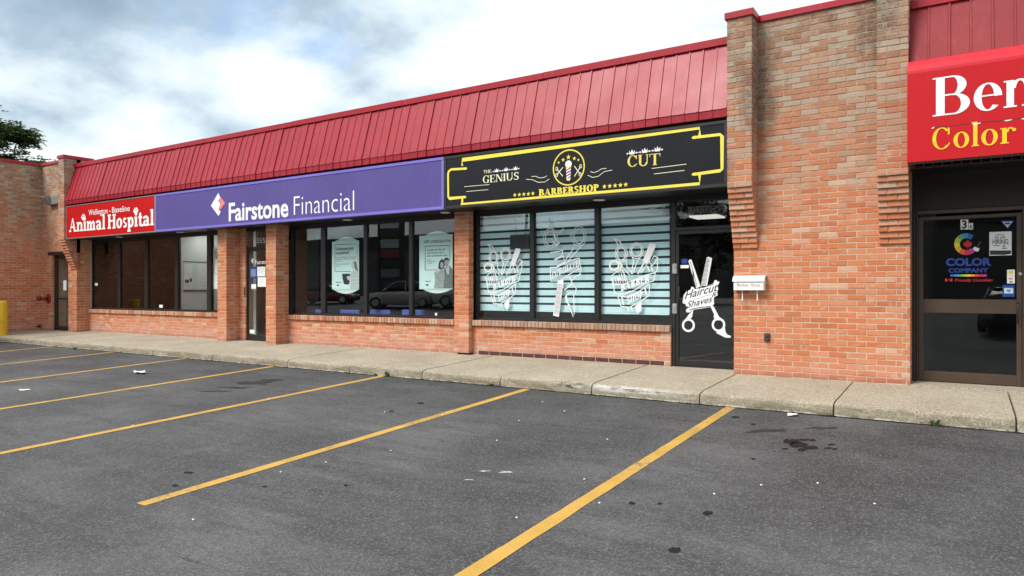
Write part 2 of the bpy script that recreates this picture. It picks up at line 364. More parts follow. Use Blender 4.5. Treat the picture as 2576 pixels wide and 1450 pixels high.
def glass_mat(name, tint, k=1.0):
    m = bpy.data.materials.new(name); m.use_nodes = True; nt = m.node_tree; N = nt.nodes; L = nt.links; N.clear()
    o = N.new('ShaderNodeOutputMaterial'); tr = N.new('ShaderNodeBsdfTransparent'); tr.inputs[0].default_value = (*tint, 1)
    gl = N.new('ShaderNodeBsdfGlossy'); gl.inputs['Roughness'].default_value = .0; gl.inputs[0].default_value = (.95, .98, 1, 1)
    tc = N.new('ShaderNodeNewGeometry'); nz = N.new('ShaderNodeTexNoise'); nz.inputs['Scale'].default_value = .8; nz.inputs['Detail'].default_value = 1
    bp = N.new('ShaderNodeBump'); bp.inputs['Strength'].default_value = .05; bp.inputs['Distance'].default_value = .03
    L.new(tc.outputs['Position'], nz.inputs['Vector']); L.new(nz.outputs['Fac'], bp.inputs['Height']); L.new(bp.outputs[0], gl.inputs['Normal'])
    dt = N.new('ShaderNodeVectorMath'); dt.operation = 'DOT_PRODUCT'; L.new(tc.outputs['Normal'], dt.inputs[0]); L.new(tc.outputs['Incoming'], dt.inputs[1])
    def mth(op, a, b=0.):
        m_ = N.new('ShaderNodeMath'); m_.operation = op
        for i_, q in ((0, a), (1, b)):
            if hasattr(q, 'links'): L.new(q, m_.inputs[i_])
            else: m_.inputs[i_].default_value = q
        return m_
    # Schlick reflectance, the same from either side of the pane
    fr = mth('MULTIPLY_ADD', mth('POWER', mth('SUBTRACT', 1., mth('ABSOLUTE', dt.outputs['Value']).outputs[0]).outputs[0], 5.).outputs[0], .957); fr.inputs[2].default_value = .043
    mu = N.new('ShaderNodeMath'); mu.operation = 'MULTIPLY'; mu.inputs[1].default_value = k; mu.use_clamp = True
    mx = N.new('ShaderNodeMixShader'); L.new(fr.outputs[0], mu.inputs[0]); L.new(mu.outputs[0], mx.inputs[0])
    L.new(tr.outputs[0], mx.inputs[1]); L.new(gl.outputs[0], mx.inputs[2]); L.new(mx.outputs[0], o.inputs[0]); return m
M['glass'] = glass_mat('window_glass', (.98,.992,.99), 1.45)
M['glass_door'] = glass_mat('door_glass', (.97,.98,.975), .85)
M['glass_dark'] = glass_mat('tinted_glass', (.80,.79,.76), 1.1)
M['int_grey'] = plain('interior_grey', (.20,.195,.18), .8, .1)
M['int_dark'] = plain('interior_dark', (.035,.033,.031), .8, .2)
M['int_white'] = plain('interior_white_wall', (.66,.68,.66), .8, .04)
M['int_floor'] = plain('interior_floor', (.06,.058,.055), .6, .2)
M['blind'] = plain('blind_fabric', (.60,.84,.88), .8, .03)
M['blind_gap'] = plain('blind_sheer', (.025,.03,.036), .8, .1)
M['chair_blue'] = plain('blue_upholstery', (.07,.09,.34), .8, .15)
M['plastic_grey'] = plain('grey_plastic', (.05,.05,.048), .55, .3)
M['fdc_red'] = plain('dark_red_enamel', (.20,.010,.014), .35, .2)
def emit_mat(name, col, e):
    t = MT(name); return t.set(col=(.8,.8,.8), emit=col, estr=e)
M['lamp_panel'] = emit_mat('lit_diffuser', (1, .97, .9), .30)

# ---------------------------------------------------------------- lettering
_txt = {}
def text_mesh(s, off=0., shear=0.):
    k = (s, off, shear)
    if k in _txt: return _txt[k]
    c = bpy.data.curves.new('t', 'FONT'); c.body = s; c.size = 1; c.offset = off; c.shear = shear; c.resolution_u = 3; c.fill_mode = 'FRONT'
    o = bpy.data.objects.new('t', c); COL.objects.link(o); bpy.context.view_layer.update()
    me = bpy.data.meshes.new_from_object(o.evaluated_get(bpy.context.evaluated_depsgraph_get()))
    r = ([v.co[:2] for v in me.vertices], [tuple(p.vertices) for p in me.polygons])
    bpy.data.objects.remove(o); bpy.data.curves.remove(c); bpy.data.meshes.remove(me); _txt[k] = r; return r
def put_text(mb, s, A, B, cap, y, off=0., shear=0., m=0, up=None):
    """lettering on a plane facing the street: baseline from A to B (x, z), capital height cap"""
    vs_, fs = text_mesh(s, off, shear); hv = text_mesh('H', off)[0]; ch = max(q[1] for q in hv)
    x0 = min(q[0] for q in vs_); x1 = max(q[0] for q in vs_)
    dx, dz = (B[0]-A[0])/(x1-x0), (B[1]-A[1])/(x1-x0)
    out = []
    for (a, b) in vs_:
        out.append((A[0]+(a-x0)*dx, y, A[1]+(a-x0)*dz+b/ch*cap))
    return mb.add(out, fs, m)
# a small serif alphabet drawn by hand: t stem width, h hairline width (capital height 1)
def serif_glyph(ch, t, h):
    P = []
    def R(a, b, c, d): P.append([(a, b), (c, b), (c, d), (a, d)])
    def A(cx, cy, rx, ry, a0, a1, th, tv, n=14):
        q = [math.radians(a0+(a1-a0)*i/n) for i in range(n+1)]
        for i in range(n):
            g = [(cx+rx*math.cos(q[i]), cy+ry*math.sin(q[i])), (cx+rx*math.cos(q[i+1]), cy+ry*math.sin(q[i+1])),
                 (cx+(rx-th)*math.cos(q[i+1]), cy+(ry-tv)*math.sin(q[i+1])), (cx+(rx-th)*math.cos(q[i]), cy+(ry-tv)*math.sin(q[i]))]
            P.append(g)
    s = .07
    def stem(x, y0, y1, top=True, bot=True, w=None):
        w = w or t; R(x, y0, x+w, y1)
        if bot: R(x-s, y0, x+w+s, y0+h)
        if top: R(x-s, y1-h, x+w+s, y1)
    if ch in 'BPRE': stem(s, 0, 1)
    if ch == 'B':
        R(s+t, 1-h, .42, 1); R(s+t, .5, .44, .5+h); R(s+t, 0, .44, h)
        A(.42, .745, .29, .255, -90, 90, t, h); A(.44, .265, .34, .27, -90, 90, t, h); return P, .80
    if ch == 'P':
        R(s+t, 1-h, .40, 1); R(s+t, .46, .40, .46+h); A(.40, .73, .32, .27, -90, 90, t, h); return P, .74
    if ch == 'R':
        R(s+t, 1-h, .40, 1); R(s+t, .48, .40, .48+h); A(.40, .74, .31, .26, -90, 90, t, h)
        P.append([(.36, .5), (.36+t, .5), (.84, 0), (.84-t*1.1, 0)]); return P, .85
    if ch == 'E':
        R(s+t, 1-h, .66, 1); R(s+t, 0, .70, h); R(s+t, .49, .52, .49+h); R(.66-h, .74, .66, 1-h); R(.70-h, h, .70, .28); R(.52-h*.8, .38, .52, .64); return P, .74
    if ch in 'CG':
        A(.45, .5, .43, .52, 42, 318, t, h, 22); R(.77-h, .66, .80, .98)
        if ch == 'G': R(.80-t, .02, .80, .42); R(.80-t-.09, .42-h, .88, .42)
        else: P.append([(.72, .18), (.77, .14), (.82, .26), (.78, .28)])
        return P, .90 if ch == 'G' else .86
    if ch == 'O': A(.46, .5, .45, .52, 0, 360, t, h, 28); return P, .93
    if ch == 'N':
        stem(s, 0, 1, True, True, h*1.2); stem(.74, 0, 1, True, False, h*1.2); P.append([(s, 1), (s+t*1.05, 1), (.74+h*1.2, 0), (.74+h*1.2-t*1.05, 0)]); return P, .90
    if ch == 'I': stem(s, 0, 1); return P, t+2*s+.04
    if ch == 'U':
        stem(s, .3, 1, True, False); stem(.70, .3, 1, True, False, h*1.4); A((s+.70+h*1.4)/2, .32, (.70+h*1.4-s)/2, .34, 180, 360, t*.85, h*1.4, 16); return P, .88
    if ch == 'S':
        A(.33, .74, .28, .27, 25, 262, t*.86, h*1.3, 18); A(.33, .265, .30, .28, 90, -150, t*.86, h*1.3, 18)
        P.append([(.10, .60), (.20, .48), (.52, .36), (.58, .44), (.42, .54)])
        R(.57, .70, .60, .98); R(.03, .02, .06, .30); return P, .68
    if ch == 'T': stem(.34, 0, 1, False, True); R(0, 1-h, .68+t, 1); R(0, .74, h, 1); R(.68+t-h, .74, .68+t, 1); return P, .72+t
    if ch == 'H': stem(s, 0, 1); stem(.62, 0, 1); R(s+t, .48, .62, .48+h); return P, .66+t+s
    if ch == 'A':
        P.append([(.40, 1), (.52, 1), (.90, 0), (.90-t*1.15, 0)]); P.append([(.42, .98), (.49, .90), (.49-.34, 0), (.08, 0)])
        R(.22, .28, .66, .28+h); R(0, 0, .28, h); R(.62, 0, .98, h); return P, .98
    if ch == 'V':
        P.append([(.06, 1), (.06+t*1.1, 1), (.52, 0), (.42, 0)]); P.append([(.80, 1), (.87, 1), (.50, .04), (.46, .12)]); R(0, 1-h, .34, 1); R(.66, 1-h, .96, 1); return P, .96
    xh = .67
    if ch == 'n':
        stem(s, 0, xh, False, True); R(0, xh-h, s+t, xh); stem(.52, 0, xh*.62, False, True); A((s+.52+t)/2+.02, xh*.60, (.52+t-s)/2-.02, xh*.42, 0, 165, t, h*1.2, 14); return P, .52+t+s*1.6
    if ch == 'm':
        stem(s, 0, xh, False, True); R(0, xh-h, s+t, xh)
        for x in (.44, .81):
            stem(x, 0, xh*.62, False, True); A(x+t-.20, xh*.60, .20, xh*.42, 0, 165, t, h*1.2, 12)
        return P, .81+t+s*1.6
    if ch == 'o': A(.34, xh/2, .33, xh/2+.02, 0, 360, t, h, 26); return P, .70
    if ch == 'e': A(.34, xh/2, .33, xh/2+.02, 0, 318, t, h, 26); R(.10, xh*.52, .62, xh*.52+h); return P, .70
    if ch == 'l': stem(s, 0, 1.06, False, True); R(0, 1.06-h, s+t, 1.06); return P, t+s*2.4
    if ch == 'i': stem(s, 0, xh, False, True); R(0, xh-h, s+t, xh); A(s+t/2, .86, t*.6, t*.6, 0, 360, t*.59, t*.59, 12); return P, t+s*2.4
    if ch == 'r': stem(s, 0, xh, False, True); R(0, xh-h, s+t, xh); A(s+t+.14, xh*.66, .17, xh*.36, 20, 170, t*.5, h*1.3, 10); A(s+t+.27, xh*.84, t*.42, t*.42, 0, 360, t*.41, t*.41, 12); return P, .52
    if ch == 'a':
        stem(.40, 0, xh*.66, False, True); A(.30, xh*.66, .10+t, xh*.36, 0, 165, t, h*1.3, 12); A(.30, xh*.28, .25, xh*.30, 60, 330, t*.8, h*1.2, 16); return P, .46+t+s
    if ch == 's':
        A(.24, xh*.74, .20, xh*.28, 25, 262, t*.7, h*1.2, 14); A(.24, xh*.265, .22, xh*.285, 90, -150, t*.7, h*1.2, 14); P.append([(.07, xh*.62), (.14, xh*.46), (.40, xh*.36), (.44, xh*.44), (.30, xh*.54)]); return P, .50
    if ch == 'p': stem(s, -.30, xh, False, True); R(0, xh-h, s+t, xh); A(s+t+.10, xh/2, .30, xh/2+.02, -150, 150, t, h*1.2, 18); return P, .44+t+s
    if ch == 't': R(s+.02, .1, s+.02+t, .90); R(0, xh-h*1.2, .40, xh); A(s+.02+t+.10, .14, .10+t, .16, 180, 320, t, h*1.3, 10); return P, .46
    return P, .35
_lay = [0]
def lay():                                     # successive layers of one print, a tenth of a millimetre apart
    _lay[0] = (_lay[0]+1) % 24; return _lay[0]*.00012
def put_serif(mb, s, A_, B_, cap, y, t=.2, h=.055, gap=.05, m=0):
    gl = []; x = 0
    for c in s:
        P, w = serif_glyph(c, t, h) if c != ' ' else ([], .30)
        gl.append((x, P)); x += w+gap
    W_ = x-gap; dx, dz = (B_[0]-A_[0])/W_, (B_[1]-A_[1])/W_; k = 0
    for x0, P in gl:
        arc = None; d = lay()
        for pl in P:
            if not (arc is not None and pl[0] == arc): d = lay()       # the pieces of one curved stroke share a layer
            arc = pl[1]
            mb.poly([(A_[0]+(x0+a)*dx, A_[1]+(x0+a)*dz+b*cap) for a, b in pl], y-d, m)
    return mb
def star(mb, c, r, y, m=0):
    mb.poly([(c[0]+(r if k % 2 == 0 else r*.42)*math.sin(math.pi*k/5), c[1]+(r if k % 2 == 0 else r*.42)*math.cos(math.pi*k/5)) for k in range(10)], y, m)

# ================================================================ GROUND
def strip(name, ys, zf, x0, x1, nx, mat):
    mb = MB(); vs_ = []; fs = []
    for y in ys:
        for i in range(nx+1): vs_.append((x0+(x1-x0)*i/nx, y, zf(y)))
    for j in range(len(ys)-1):
        for i in range(nx): a = j*(nx+1)+i; fs.append((a, a+1, a+nx+2, a+nx+1))
    return mb.add(vs_, fs).build(name, mat)
lot = strip('parking_lot', [-400, -120, -24, -11.5, -1.2, 60, 400], lambda y: lot_z(min(y, -1.2)), -400, 400, 8, M['asphalt'])
tag(lot, 'worn grey asphalt parking lot with yellow bay lines', kind='structure')

# sidewalk slabs with a rounded, chipped kerb edge
side = None
joints = sorted([XU((64)/1, KERB_Y), XU(191, KERB_Y), XU(384, KERB_Y), XU(533, KERB_Y), XU(722, KERB_Y), XU(877, KERB_Y), XU(1060, KERB_Y), XU(1257, KERB_Y), XU(1487, KERB_Y), XU(1759, KERB_Y), XU(2096, KERB_Y), XU(2557, KERB_Y)])
xs = [-24.83]+[j for j in joints if j > -24]+[2.2, 4.0, 6.0, 8.0]
mb = MB(); mb.box(-24.8, 8, -1.60, 1.0, -.5, -.16); side = mb.build('sidewalk', M['concrete']); tag(side, 'beige exposed aggregate sidewalk with a chipped kerb', kind='structure')
def slab(x0, x1, k):
    n = max(6, int((x1-x0)/.035)); prof = [(1.0, 0), (.0, 0), (-.8, 0), (KERB_Y+.16, 0), (KERB_Y+.055, -.002), (KERB_Y+.022, -.012), (KERB_Y+.004, -.034), (KERB_Y-.002, -.075), (KERB_Y-.004, -.115), (KERB_Y-.002, -.152), (KERB_Y, -.20)]
    vs_, fs = [], []
    tilt = random.uniform(-.003, .003); dz = random.uniform(-.004, .003)
    for i in range(n+1):
        f = i/n; x = x0+.009+(x1-x0-.018)*f
        for j, (y, dzz) in enumerate(prof):
            z = walk_z(y)+dzz+dz+tilt*(f-.5)
            if j >= 4:
                q = noise.noise(Vector((x*3.1, j*.5, k)))*.010+noise.noise(Vector((x*13, j*.9, k+7)))*.006+noise.noise(Vector((x*37, j*1.7, k+3)))*.004
                y = y+q*(1.0 if j < 10 else .6); z += noise.noise(Vector((x*6, 3+j, k)))*.005
                e = min(f, 1-f)*(x1-x0)
                if e < .05: y += (.05-e)*.35; z -= (.05-e)*.18 if j < 7 else 0
            vs_.append((x, y, z))
    m_ = len(prof)
    for i in range(n):
        for j in range(m_-1): a = i*m_+j; fs.append((a, a+1, a+m_+1, a+m_))
    fs.append(tuple(range(m_))); fs.append(tuple(n*m_+j for j in range(m_))[::-1])
    MB().add(vs_, fs).build('slab', M['concrete'], side)
for k in range(len(xs)-1): slab(xs[k], xs[k+1], k)
# cracks filled with grit between slabs: dark recess shows through; door threshold
# painted bay lines
def ground_poly(mb, pts, h=.004):
    return mb.add([(x, y, lot_z(y)+h) for x, y in pts], [tuple(range(len(pts)))])
for xl, xr, yend in [(-2.54, -2.42, -9.0), (-5.56, -5.44, -7.62), (-8.49, -8.37, -7.7), (-11.36, -11.24, -7.7), (-14.27, -14.15, -7.7), (-17.20, -17.08, -7.7), (-20.2, -20.08, -7.7),]:
    n = 60; y0 = KERB_Y-.012; vs_, fs = [], []
    for i in range(n+1):
        y = y0+(yend-y0)*i/n
        vs_ += [(xl+noise.noise(Vector((xl, y*5, 0)))*.006, y, lot_z(y)+.004), (xr+noise.noise(Vector((xr, y*5, 9)))*.006, y, lot_z(y)+.004)]
    for i in range(n): fs.append((2*i, 2*i+1, 2*i+3, 2*i+2))
    MB().add(vs_, [f[::-1] for f in fs]).build('painted_line', M['yellow_line'], lot)
# dark grit gathered in the gap at the kerb foot
M['grit'] = plain('kerb_grit', (.022,.020,.017), .95, .5, 9, spec=.1, bstr=.6)
n = 900; vs_, fs = [], []
for i in range(n+1):
    x = -24.6+32*i/n; w = .022+.030*max(0, noise.noise(Vector((x*1.1, 2, 0)))+.25)+.022*noise.noise(Vector((x*7, 5, 0)))+.012*noise.noise(Vector((x*31, 8, 0)))
    for y, h in ((KERB_Y+.02, .014), (KERB_Y-max(.006, w), .0025)): vs_.append((x, y, lot_z(y)+h))
for i in range(n): fs.append((2*i, 2*i+1, 2*i+3, 2*i+2))
MB().add(vs_, fs).build('kerb_grit', M['grit'], lot)
# oil drips and damp patches
M['oil'] = plain('oil_stain', (.012,.012,.013), .75, .2, spec=.2)
M['damp'] = plain('damp_stain', (.034,.034,.036), .85, .3, spec=.2)
M['scuff'] = plain('white_scuff', (.42,.42,.40), .8, .2)
def blob(u, v, ru, rv, mat, seed, h=.003, name='oil_stain', spiky=.35):
    pts = []
    for k in range(22):
        a = 2*math.pi*k/22; q = 1+spiky*noise.noise(Vector((math.cos(a)*1.7+seed, math.sin(a)*1.7, seed*.37)))+spiky*.5*noise.noise(Vector((math.cos(a)*4+seed, math.sin(a)*4, seed)))
        x, y, z = PG(u+ru*q*math.cos(a), v-rv*q*math.sin(a)); pts.append((x, y))
    ground_poly(MB(), pts, h).build(name, mat, lot)
sd_ = 0
for u, v, ru, rv in [(1990, 1112, 20, 6), (2008, 1120, 26, 7), (2040, 1127, 18, 4), (2018, 1132, 12, 4), (2022, 1107, 14, 3), (2044, 1108, 9, 2.5), (2092, 1119, 9, 2.2), (2083, 1128, 9, 2.2), (2100, 1130, 8, 2), (1975, 1130, 8, 2), (1895, 1155, 6, 2), (1590, 1267, 8, 3.5), (1780, 1292, 12, 5), (1660, 1268, 6, 2.5), (1700, 1385, 16, 7), (440, 1222, 8, 2.5), (475, 1190, 12, 2.5), (665, 1225, 7, 2), (1058, 1015, 9, 2), (985, 1035, 6, 1.5), (1895, 1068, 8, 2), (1850, 1050, 10, 2.2), (1700, 1115, 9, 2.2), (870, 1222, 6, 2)]:
    sd_ += 1; blob(u, v, ru, rv, M['oil'], sd_)
for u, v, ru, rv in [(650, 963, 42, 4), (690, 957, 26, 2.2), (590, 976, 45, 1.8), (540, 985, 40, 1.2), (1935, 1085, 50, 4), (2060, 1078, 36, 3)]:
    sd_ += 1; blob(u, v, ru, rv, M['damp'], sd_, .002, 'damp_patch', .9)
for u, v, ru, rv in [(1275, 1188, 18, 2.5), (1220, 1186, 14, 1.8), (1180, 1208, 9, 1.6)]:
    sd_ += 1; blob(u, v, ru, rv, M['scuff'], sd_, .003, 'paint_scuff', 1.0)

# ================================================================ BRICKWORK
BL, BH, BD, JT = .23, .07, .09, .01
def brick_mesh(i):
    rnd = random.Random(i); b = .0045
    bm = bmesh.new(); bmesh.ops.create_cube(bm, size=1)
    for q in bm.verts: q.co = Vector((q.co.x*BL, q.co.y*BD, q.co.z*BH))
    bmesh.ops.bevel(bm, geom=[e for e in bm.edges], offset=b, segments=1, affect='EDGES')
    for q in bm.verts: q.co += Vector((rnd.uniform(-1,1)*.0022, rnd.uniform(-1,1)*.0016, rnd.uniform(-1,1)*.0022))
    me = bpy.data.meshes.new('brick'); bm.to_mesh(me); bm.free(); me.materials.append(None); return me
BM_ = [brick_mesh(i) for i in range(6)]
_bm_mat = {}
def bmesh_for(i, mat):
    k = (i, mat.name)
    if k not in _bm_mat:
        me = BM_[i].copy(); me.name = 'brick'; me.materials.clear(); me.materials.append(mat); _bm_mat[k] = me
    return _bm_mat[k]
BRICKS = {}          # root -> list of (area, part, loc, rotz, scale, variant, mat)
def add_brick(root, part, cx_, cy_, cz_, L, face, H=BH, D=BD, mat=None, lift=None):
    """face '-y' or '+x' : the side that shows"""
    pr = proj(cx_, cy_, cz_)
    ar = 0
    if pr and -20 < pr[0] < 2600 and -20 < pr[1] < 1470:
        d = Vector((cx_, cy_+CAMD, cz_-CAMZ)); n = Vector((0,-1,0)) if face == '-y' else Vector((1,0,0))
        ar = L*H*max(0, -d.normalized().dot(n))/d.length**2
    j = random.uniform(-.0025, .0025) if lift is None else lift
    if face == '-y': loc = (cx_, cy_+j, cz_); rz = 0
    else: loc = (cx_+j, cy_, cz_); rz = math.pi/2
    BRICKS.setdefault(root.name, []).append((ar, part, loc, rz, (L/BL, D/BD, H/BH), random.randrange(6), mat or M['brick']))
def flush_bricks(root, cap=300):
    L_ = sorted(BRICKS.pop(root.name, []), key=lambda q: -q[0]); one = L_[:cap]; rest = L_[cap:]
    for ar, part, loc, rz, sc, v, mat in one:
        o = link('brick', bmesh_for(v, mat), loc, part); o.rotation_euler = (random.uniform(-.004,.004), random.uniform(-.004,.004), rz+random.uniform(-.004,.004)); o.scale = sc
    if not rest: return
    by = {}
    for q in rest: by.setdefault((q[1].name, q[6].name), []).append(q)
    mb = MB(); mats = []
    for q in rest:
        if q[6] not in mats: mats.append(q[6])
    for ar, part, loc, rz, sc, v, mat in rest:
        mx = Matrix.Translation(loc) @ Matrix.Rotation(rz, 4, 'Z') @ Matrix.Diagonal((*sc, 1))
        mb.add([mx @ q.co for q in BM_[v].vertices], [tuple(p.vertices) for p in BM_[v].polygons], mats.index(mat))
    o = mb.build('brickwork', mats, root); o['kind'] = 'stuff'
def row(s0, s1, first):
    """spans along a course, first = length of the opening brick"""
    out = []; a = s0; l = first
    while a < s1-.02:
        b = min(a+l, s1)
        if s1-b < .05: b = s1
        if b-a > .025: out.append((a, b))
        a = b+JT; l = BL
    return out
def front_course(root, part, x0, x1, y, z, k, mat=None, H=BH, D=BD):
    for a, b in row(x0, x1, BL if k % 2 == 0 else .11): add_brick(root, part, (a+b)/2, y+D/2, z+H/2, b-a, '-y', H, D, mat)
def side_course(root, part, x, y0, y1, z, k, mat=None):
    """face +x at plane x, from y0 (street end) to y1"""
    for a, b in row(y0, y1, BL if k % 2 == 0 else .11): add_brick(root, part, x-BD/2, (a+b)/2, z+BH/2, b-a, '+x', BH, BD, mat)
def corner_block(root, part, x0, x1, y0, y1, z0, n, left=False, mat=None):
    """front face at y0 and right face at x1, bonded at the corner"""
    for k in range(n):
        z = z0+k*.08+.005
        if k % 2 == 0:
            front_course(root, part, x0, x1, y0, z, 1 if (x1-x0) < .5 else k//2 % 2, mat); 
            if y1-y0-BD > .05: side_course(root, part, x1, y0+BD+JT, y1, z, 1, mat)
        else:
            front_course(root, part, x0, x1-BD-JT, y0, z, 0 if (x1-x0) < .5 else (k//2+1) % 2, mat)
            # header-end at the corner belongs to the side face
            for a, b in row(y0, y1, BL): add_brick(root, part, x1-BD/2, (a+b)/2, z+BH/2, b-a, '+x', BH, BD, mat, lift=0)
MR = .005   # how far mortar lies behind the brick faces
TOPZ = 5.22

# ---- left wing, running toward the street
wing = tag(empty('brick_wing', (-25.5, -3, 0)), 'salmon brick wing at the far left, meeting the shop row at a corner', 'building')
XW = -24.85
wp = MB().box(-29, XW-MR, -8, .6, -.9, TOPZ).build('wall', M['mortar'], wing)
for k in range(-6, 65):
    z = k*.08+.005
    for a, b in row(-8, -.002, BL if k % 2 else .11): add_brick(wing, wp, XW-BD/2, (a+b)/2, z+BH/2, b-a, '+x')
mb = MB(); mb.cbox(-29.05, XW+.03, -8.03, -.03, TOPZ, TOPZ+.095, .006); mb.build('coping', M['flash_red'], wing)
flush_bricks(wing)

# ---- shop row
row_b = tag(empty('shop_row', (-13, .3, 0)), 'long brick row of three shops under one sloping red metal roof', 'building')
XL0, XL1 = -22.95, -22.60      # left pilaster
DX0, DX1 = XU(130, 0), XU(171.5, 0)
ew = MB(); ew.box(XW, DX0-MR, MR, .5, -.3, TOPZ); ew.box(DX1+MR, XL1-MR, MR, .5, -.3, TOPZ)
DTOP = PX(150, 640, 0)[1]
ew.box(DX0-MR, DX1+MR, MR, .5, DTOP+.02, TOPZ); ew = ew.build('end_wall', M['mortar'], row_b)
for k in range(-1, 65):
    z = k*.08+.005
    if z+BH < DTOP+.02:
        front_course(row_b, ew, XW, DX0, 0, z, k)
        if k % 2 == 0: front_course(row_b, ew, DX1, XL1, 0, z, 1); side_course(row_b, ew, XL1, .1, .40, z, 1)
        else:
            front_course(row_b, ew, DX1, XL1-.1, 0, z, 0)
            for a, b in row(0, .40, BL): add_brick(row_b, ew, XL1-BD/2, (a+b)/2, z+BH/2, b-a, '+x', lift=0)
    else:
        front_course(row_b, ew, XW, XL0 if z > 1.85 else XL1, 0, z, k)
        if z < 2.85: side_course(row_b, ew, XL1, .1, .40, z, k)
def pilaster(root, x0, x1, name='pilaster', lowz=1.90, n=11, top=TOPZ):
    p = MB(); zc = lowz+n*.08
    p.box(x0+MR, x1-MR, -.36+MR, .12, zc, top)
    for k in range(n): p.box(x0+MR, x1-MR, -.36*(k+1)/(n+1)+.012, .12, lowz+k*.08, lowz+(k+1)*.08)
    p = p.build(name, M['mortar'], root)
    for k in range(n):
        y = -.36*(k+1)/(n+1); z = lowz+k*.08+.005
        for a, b in row(x0, x1, BL if k % 2 else .11):
            add_brick(root, p, (a+b)/2, y+.05, z+BH/2, b-a, '-y', BH+.004, .10, None, random.uniform(-.004, .004))
        if -y > .16: 
            for a, b in row(y+.11, 0, .2): add_brick(root, p, x1-BD/2, (a+b)/2, z+BH/2, b-a, '+x', lift=0)
    corner_block(root, p, x0, x1, -.36, 0, zc, int(round((top-zc)/.08)))
    return p
pilaster(row_b, XL0, XL1)
mb = MB(); mb.cbox(XW+.03, XL0-.035, -.03, .5, TOPZ, TOPZ+.095, .006); mb.cbox(XL0-.03, XL1+.03, -.39, .5, TOPZ+.001, TOPZ+.1, .006); mb.build('coping', M['flash_red'], row_b)
# low walls under the windows, with a projecting rowlock sill
LWY, SILLZ = .35, .575
sill_n = [0]
def low_wall(x0, x1, base=None, mat=None, sill_x0=None, end_corner=False):
    w = MB().box(x0, x1-MR, LWY+MR, .62, -.1, SILLZ).build('low_wall', M['mortar'], row_b)
    for k in range(-1, 7):
        z = k*.08+.008+.015
        b0, b1 = x0, x1
        if base and k <= 0:
            if k == -1: continue
            for a, b in row(x0, base[0]-.01, BL): add_brick(row_b, w, (a+b)/2, LWY+BD/2, z+BH/2, b-a, '-y', mat=mat)
            n = int((base[1]-base[0])/.24); l = (base[1]-base[0])/n
            for i in range(n):
                mb = MB().cbox(base[0]+i*l+.006, base[0]+(i+1)*l-.006, LWY-.002, LWY+.08, z, z+BH, .004); mb.build('base_tile', M['base_tile'], w)
            b0 = base[1]+.01
        front_course(row_b, w, b0, b1, LWY, z, k, mat)
    s0 = sill_x0 if sill_x0 is not None else x0
    n = int(round((x1+.0-s0)/.08)); l = (x1-s0)/n
    # recessed mortar bed of the sill
    MB().box(s0+.004, x1-.006, LWY-.036, .60, SILLZ+.006, SILLZ+.102).build('sill_bed', M['mortar'], w)
    for i in range(n):
        j = random.uniform(-.004, .004); a = s0+i*l+.0045; b = s0+(i+1)*l-.0045
        mb = MB(); mb.cbox(0, b-a, 0, .20, 0, .105, .006)
        key = round(b-a, 3)
        if key not in SILLM:
            me = bpy.data.meshes.new('sill_brick'); me.from_pydata(mb.v, [], mb.f); me.materials.append(M['sill']); SILLM[key] = me
        o = link('sill_brick', SILLM[key], (a, LWY-.05+j, SILLZ+.003+random.uniform(-.002, .003)), w); o.rotation_euler = (random.uniform(-.012,.012), random.uniform(-.01,.01), 0)
    return w
SILLM = {}
def sill_mat():
    t = MT('sill_brick'); r, rc = t.rand(); x = t.sep()[0]
    c = t.ramp(r, [(0, (.34,.14,.085)), (.3, (.45,.20,.125)), (.6, (.52,.28,.18)), (.85, (.58,.37,.25)), (1, (.30,.17,.12))])
    c = t.mix(t.rng(x, -8.2, -7.6), c, t.mix(.55, c, (.33,.24,.19)))
    c = t.mix(t.ramp(t.noise(60, 4, .7), [(.58, 0.), (.72, .6)]), c, (.14,.09,.07))
    return t.set(col=c, rough=.9, spec=.25, bump=t.noise(80, 4), bstr=.5)
M['sill'] = sill_mat(); M['base_tile'] = plain('brown_glazed_brick', (.085,.026,.022), .55, .3, 6, bstr=.3)
PA0, PA1 = XU(547, 0), XU(569, 0); PB0, PB1 = XU(668.5, 0), XU(693, 0); PC0, PC1 = XU(1144, .24), XU(1181, .24)
PA1 = PA0+.36; PB1 = PB0+.36; 
LW3R = XU(1687, LWY)
low_wall(XL1, PA0, mat=M['brick_pink'])
low_wall(PB1, PC0, mat=M['brick_pink'])
low_wall(PC1, LW3R, base=(Z4(108, 1300, LWY)[0], Z4(1512, 1300, LWY)[0]), mat=M['brick_pink'])
SOFZ = 2.79
def pillar(x0, x1, y0, y1, z0, z1):
    p = MB().box(x0+MR, x1-MR, y0+MR, y1, z0, z1).build('pillar', M['mortar'], row_b); n = int(round((z1-z0)/.08))
    corner_block(row_b, p, x0, x1, y0, y1, z0, n); return p
pillar(PA0, PA1, 0, .37, -.06, SOFZ); pillar(PB0, PB1, 0, .37, -.06, SOFZ); pc = pillar(PC0, PC1, .22, .37, .05, SOFZ)
MB().box(PC0+.05, PC1-.06, .27, .37, -.1, .06).build('rotted_base', M['dark_panel'], pc)
# brick return beside the office door
ret = MB().box(PA1+.03, XU(617, .36)-MR, .36+MR, .6, -.05, SOFZ).build('return_wall', M['mortar'], row_b)
for k in range(35): front_course(row_b, ret, PA1+.0, XU(617, .36), .36, k*.08+.02, k)
flush_bricks(row_b)

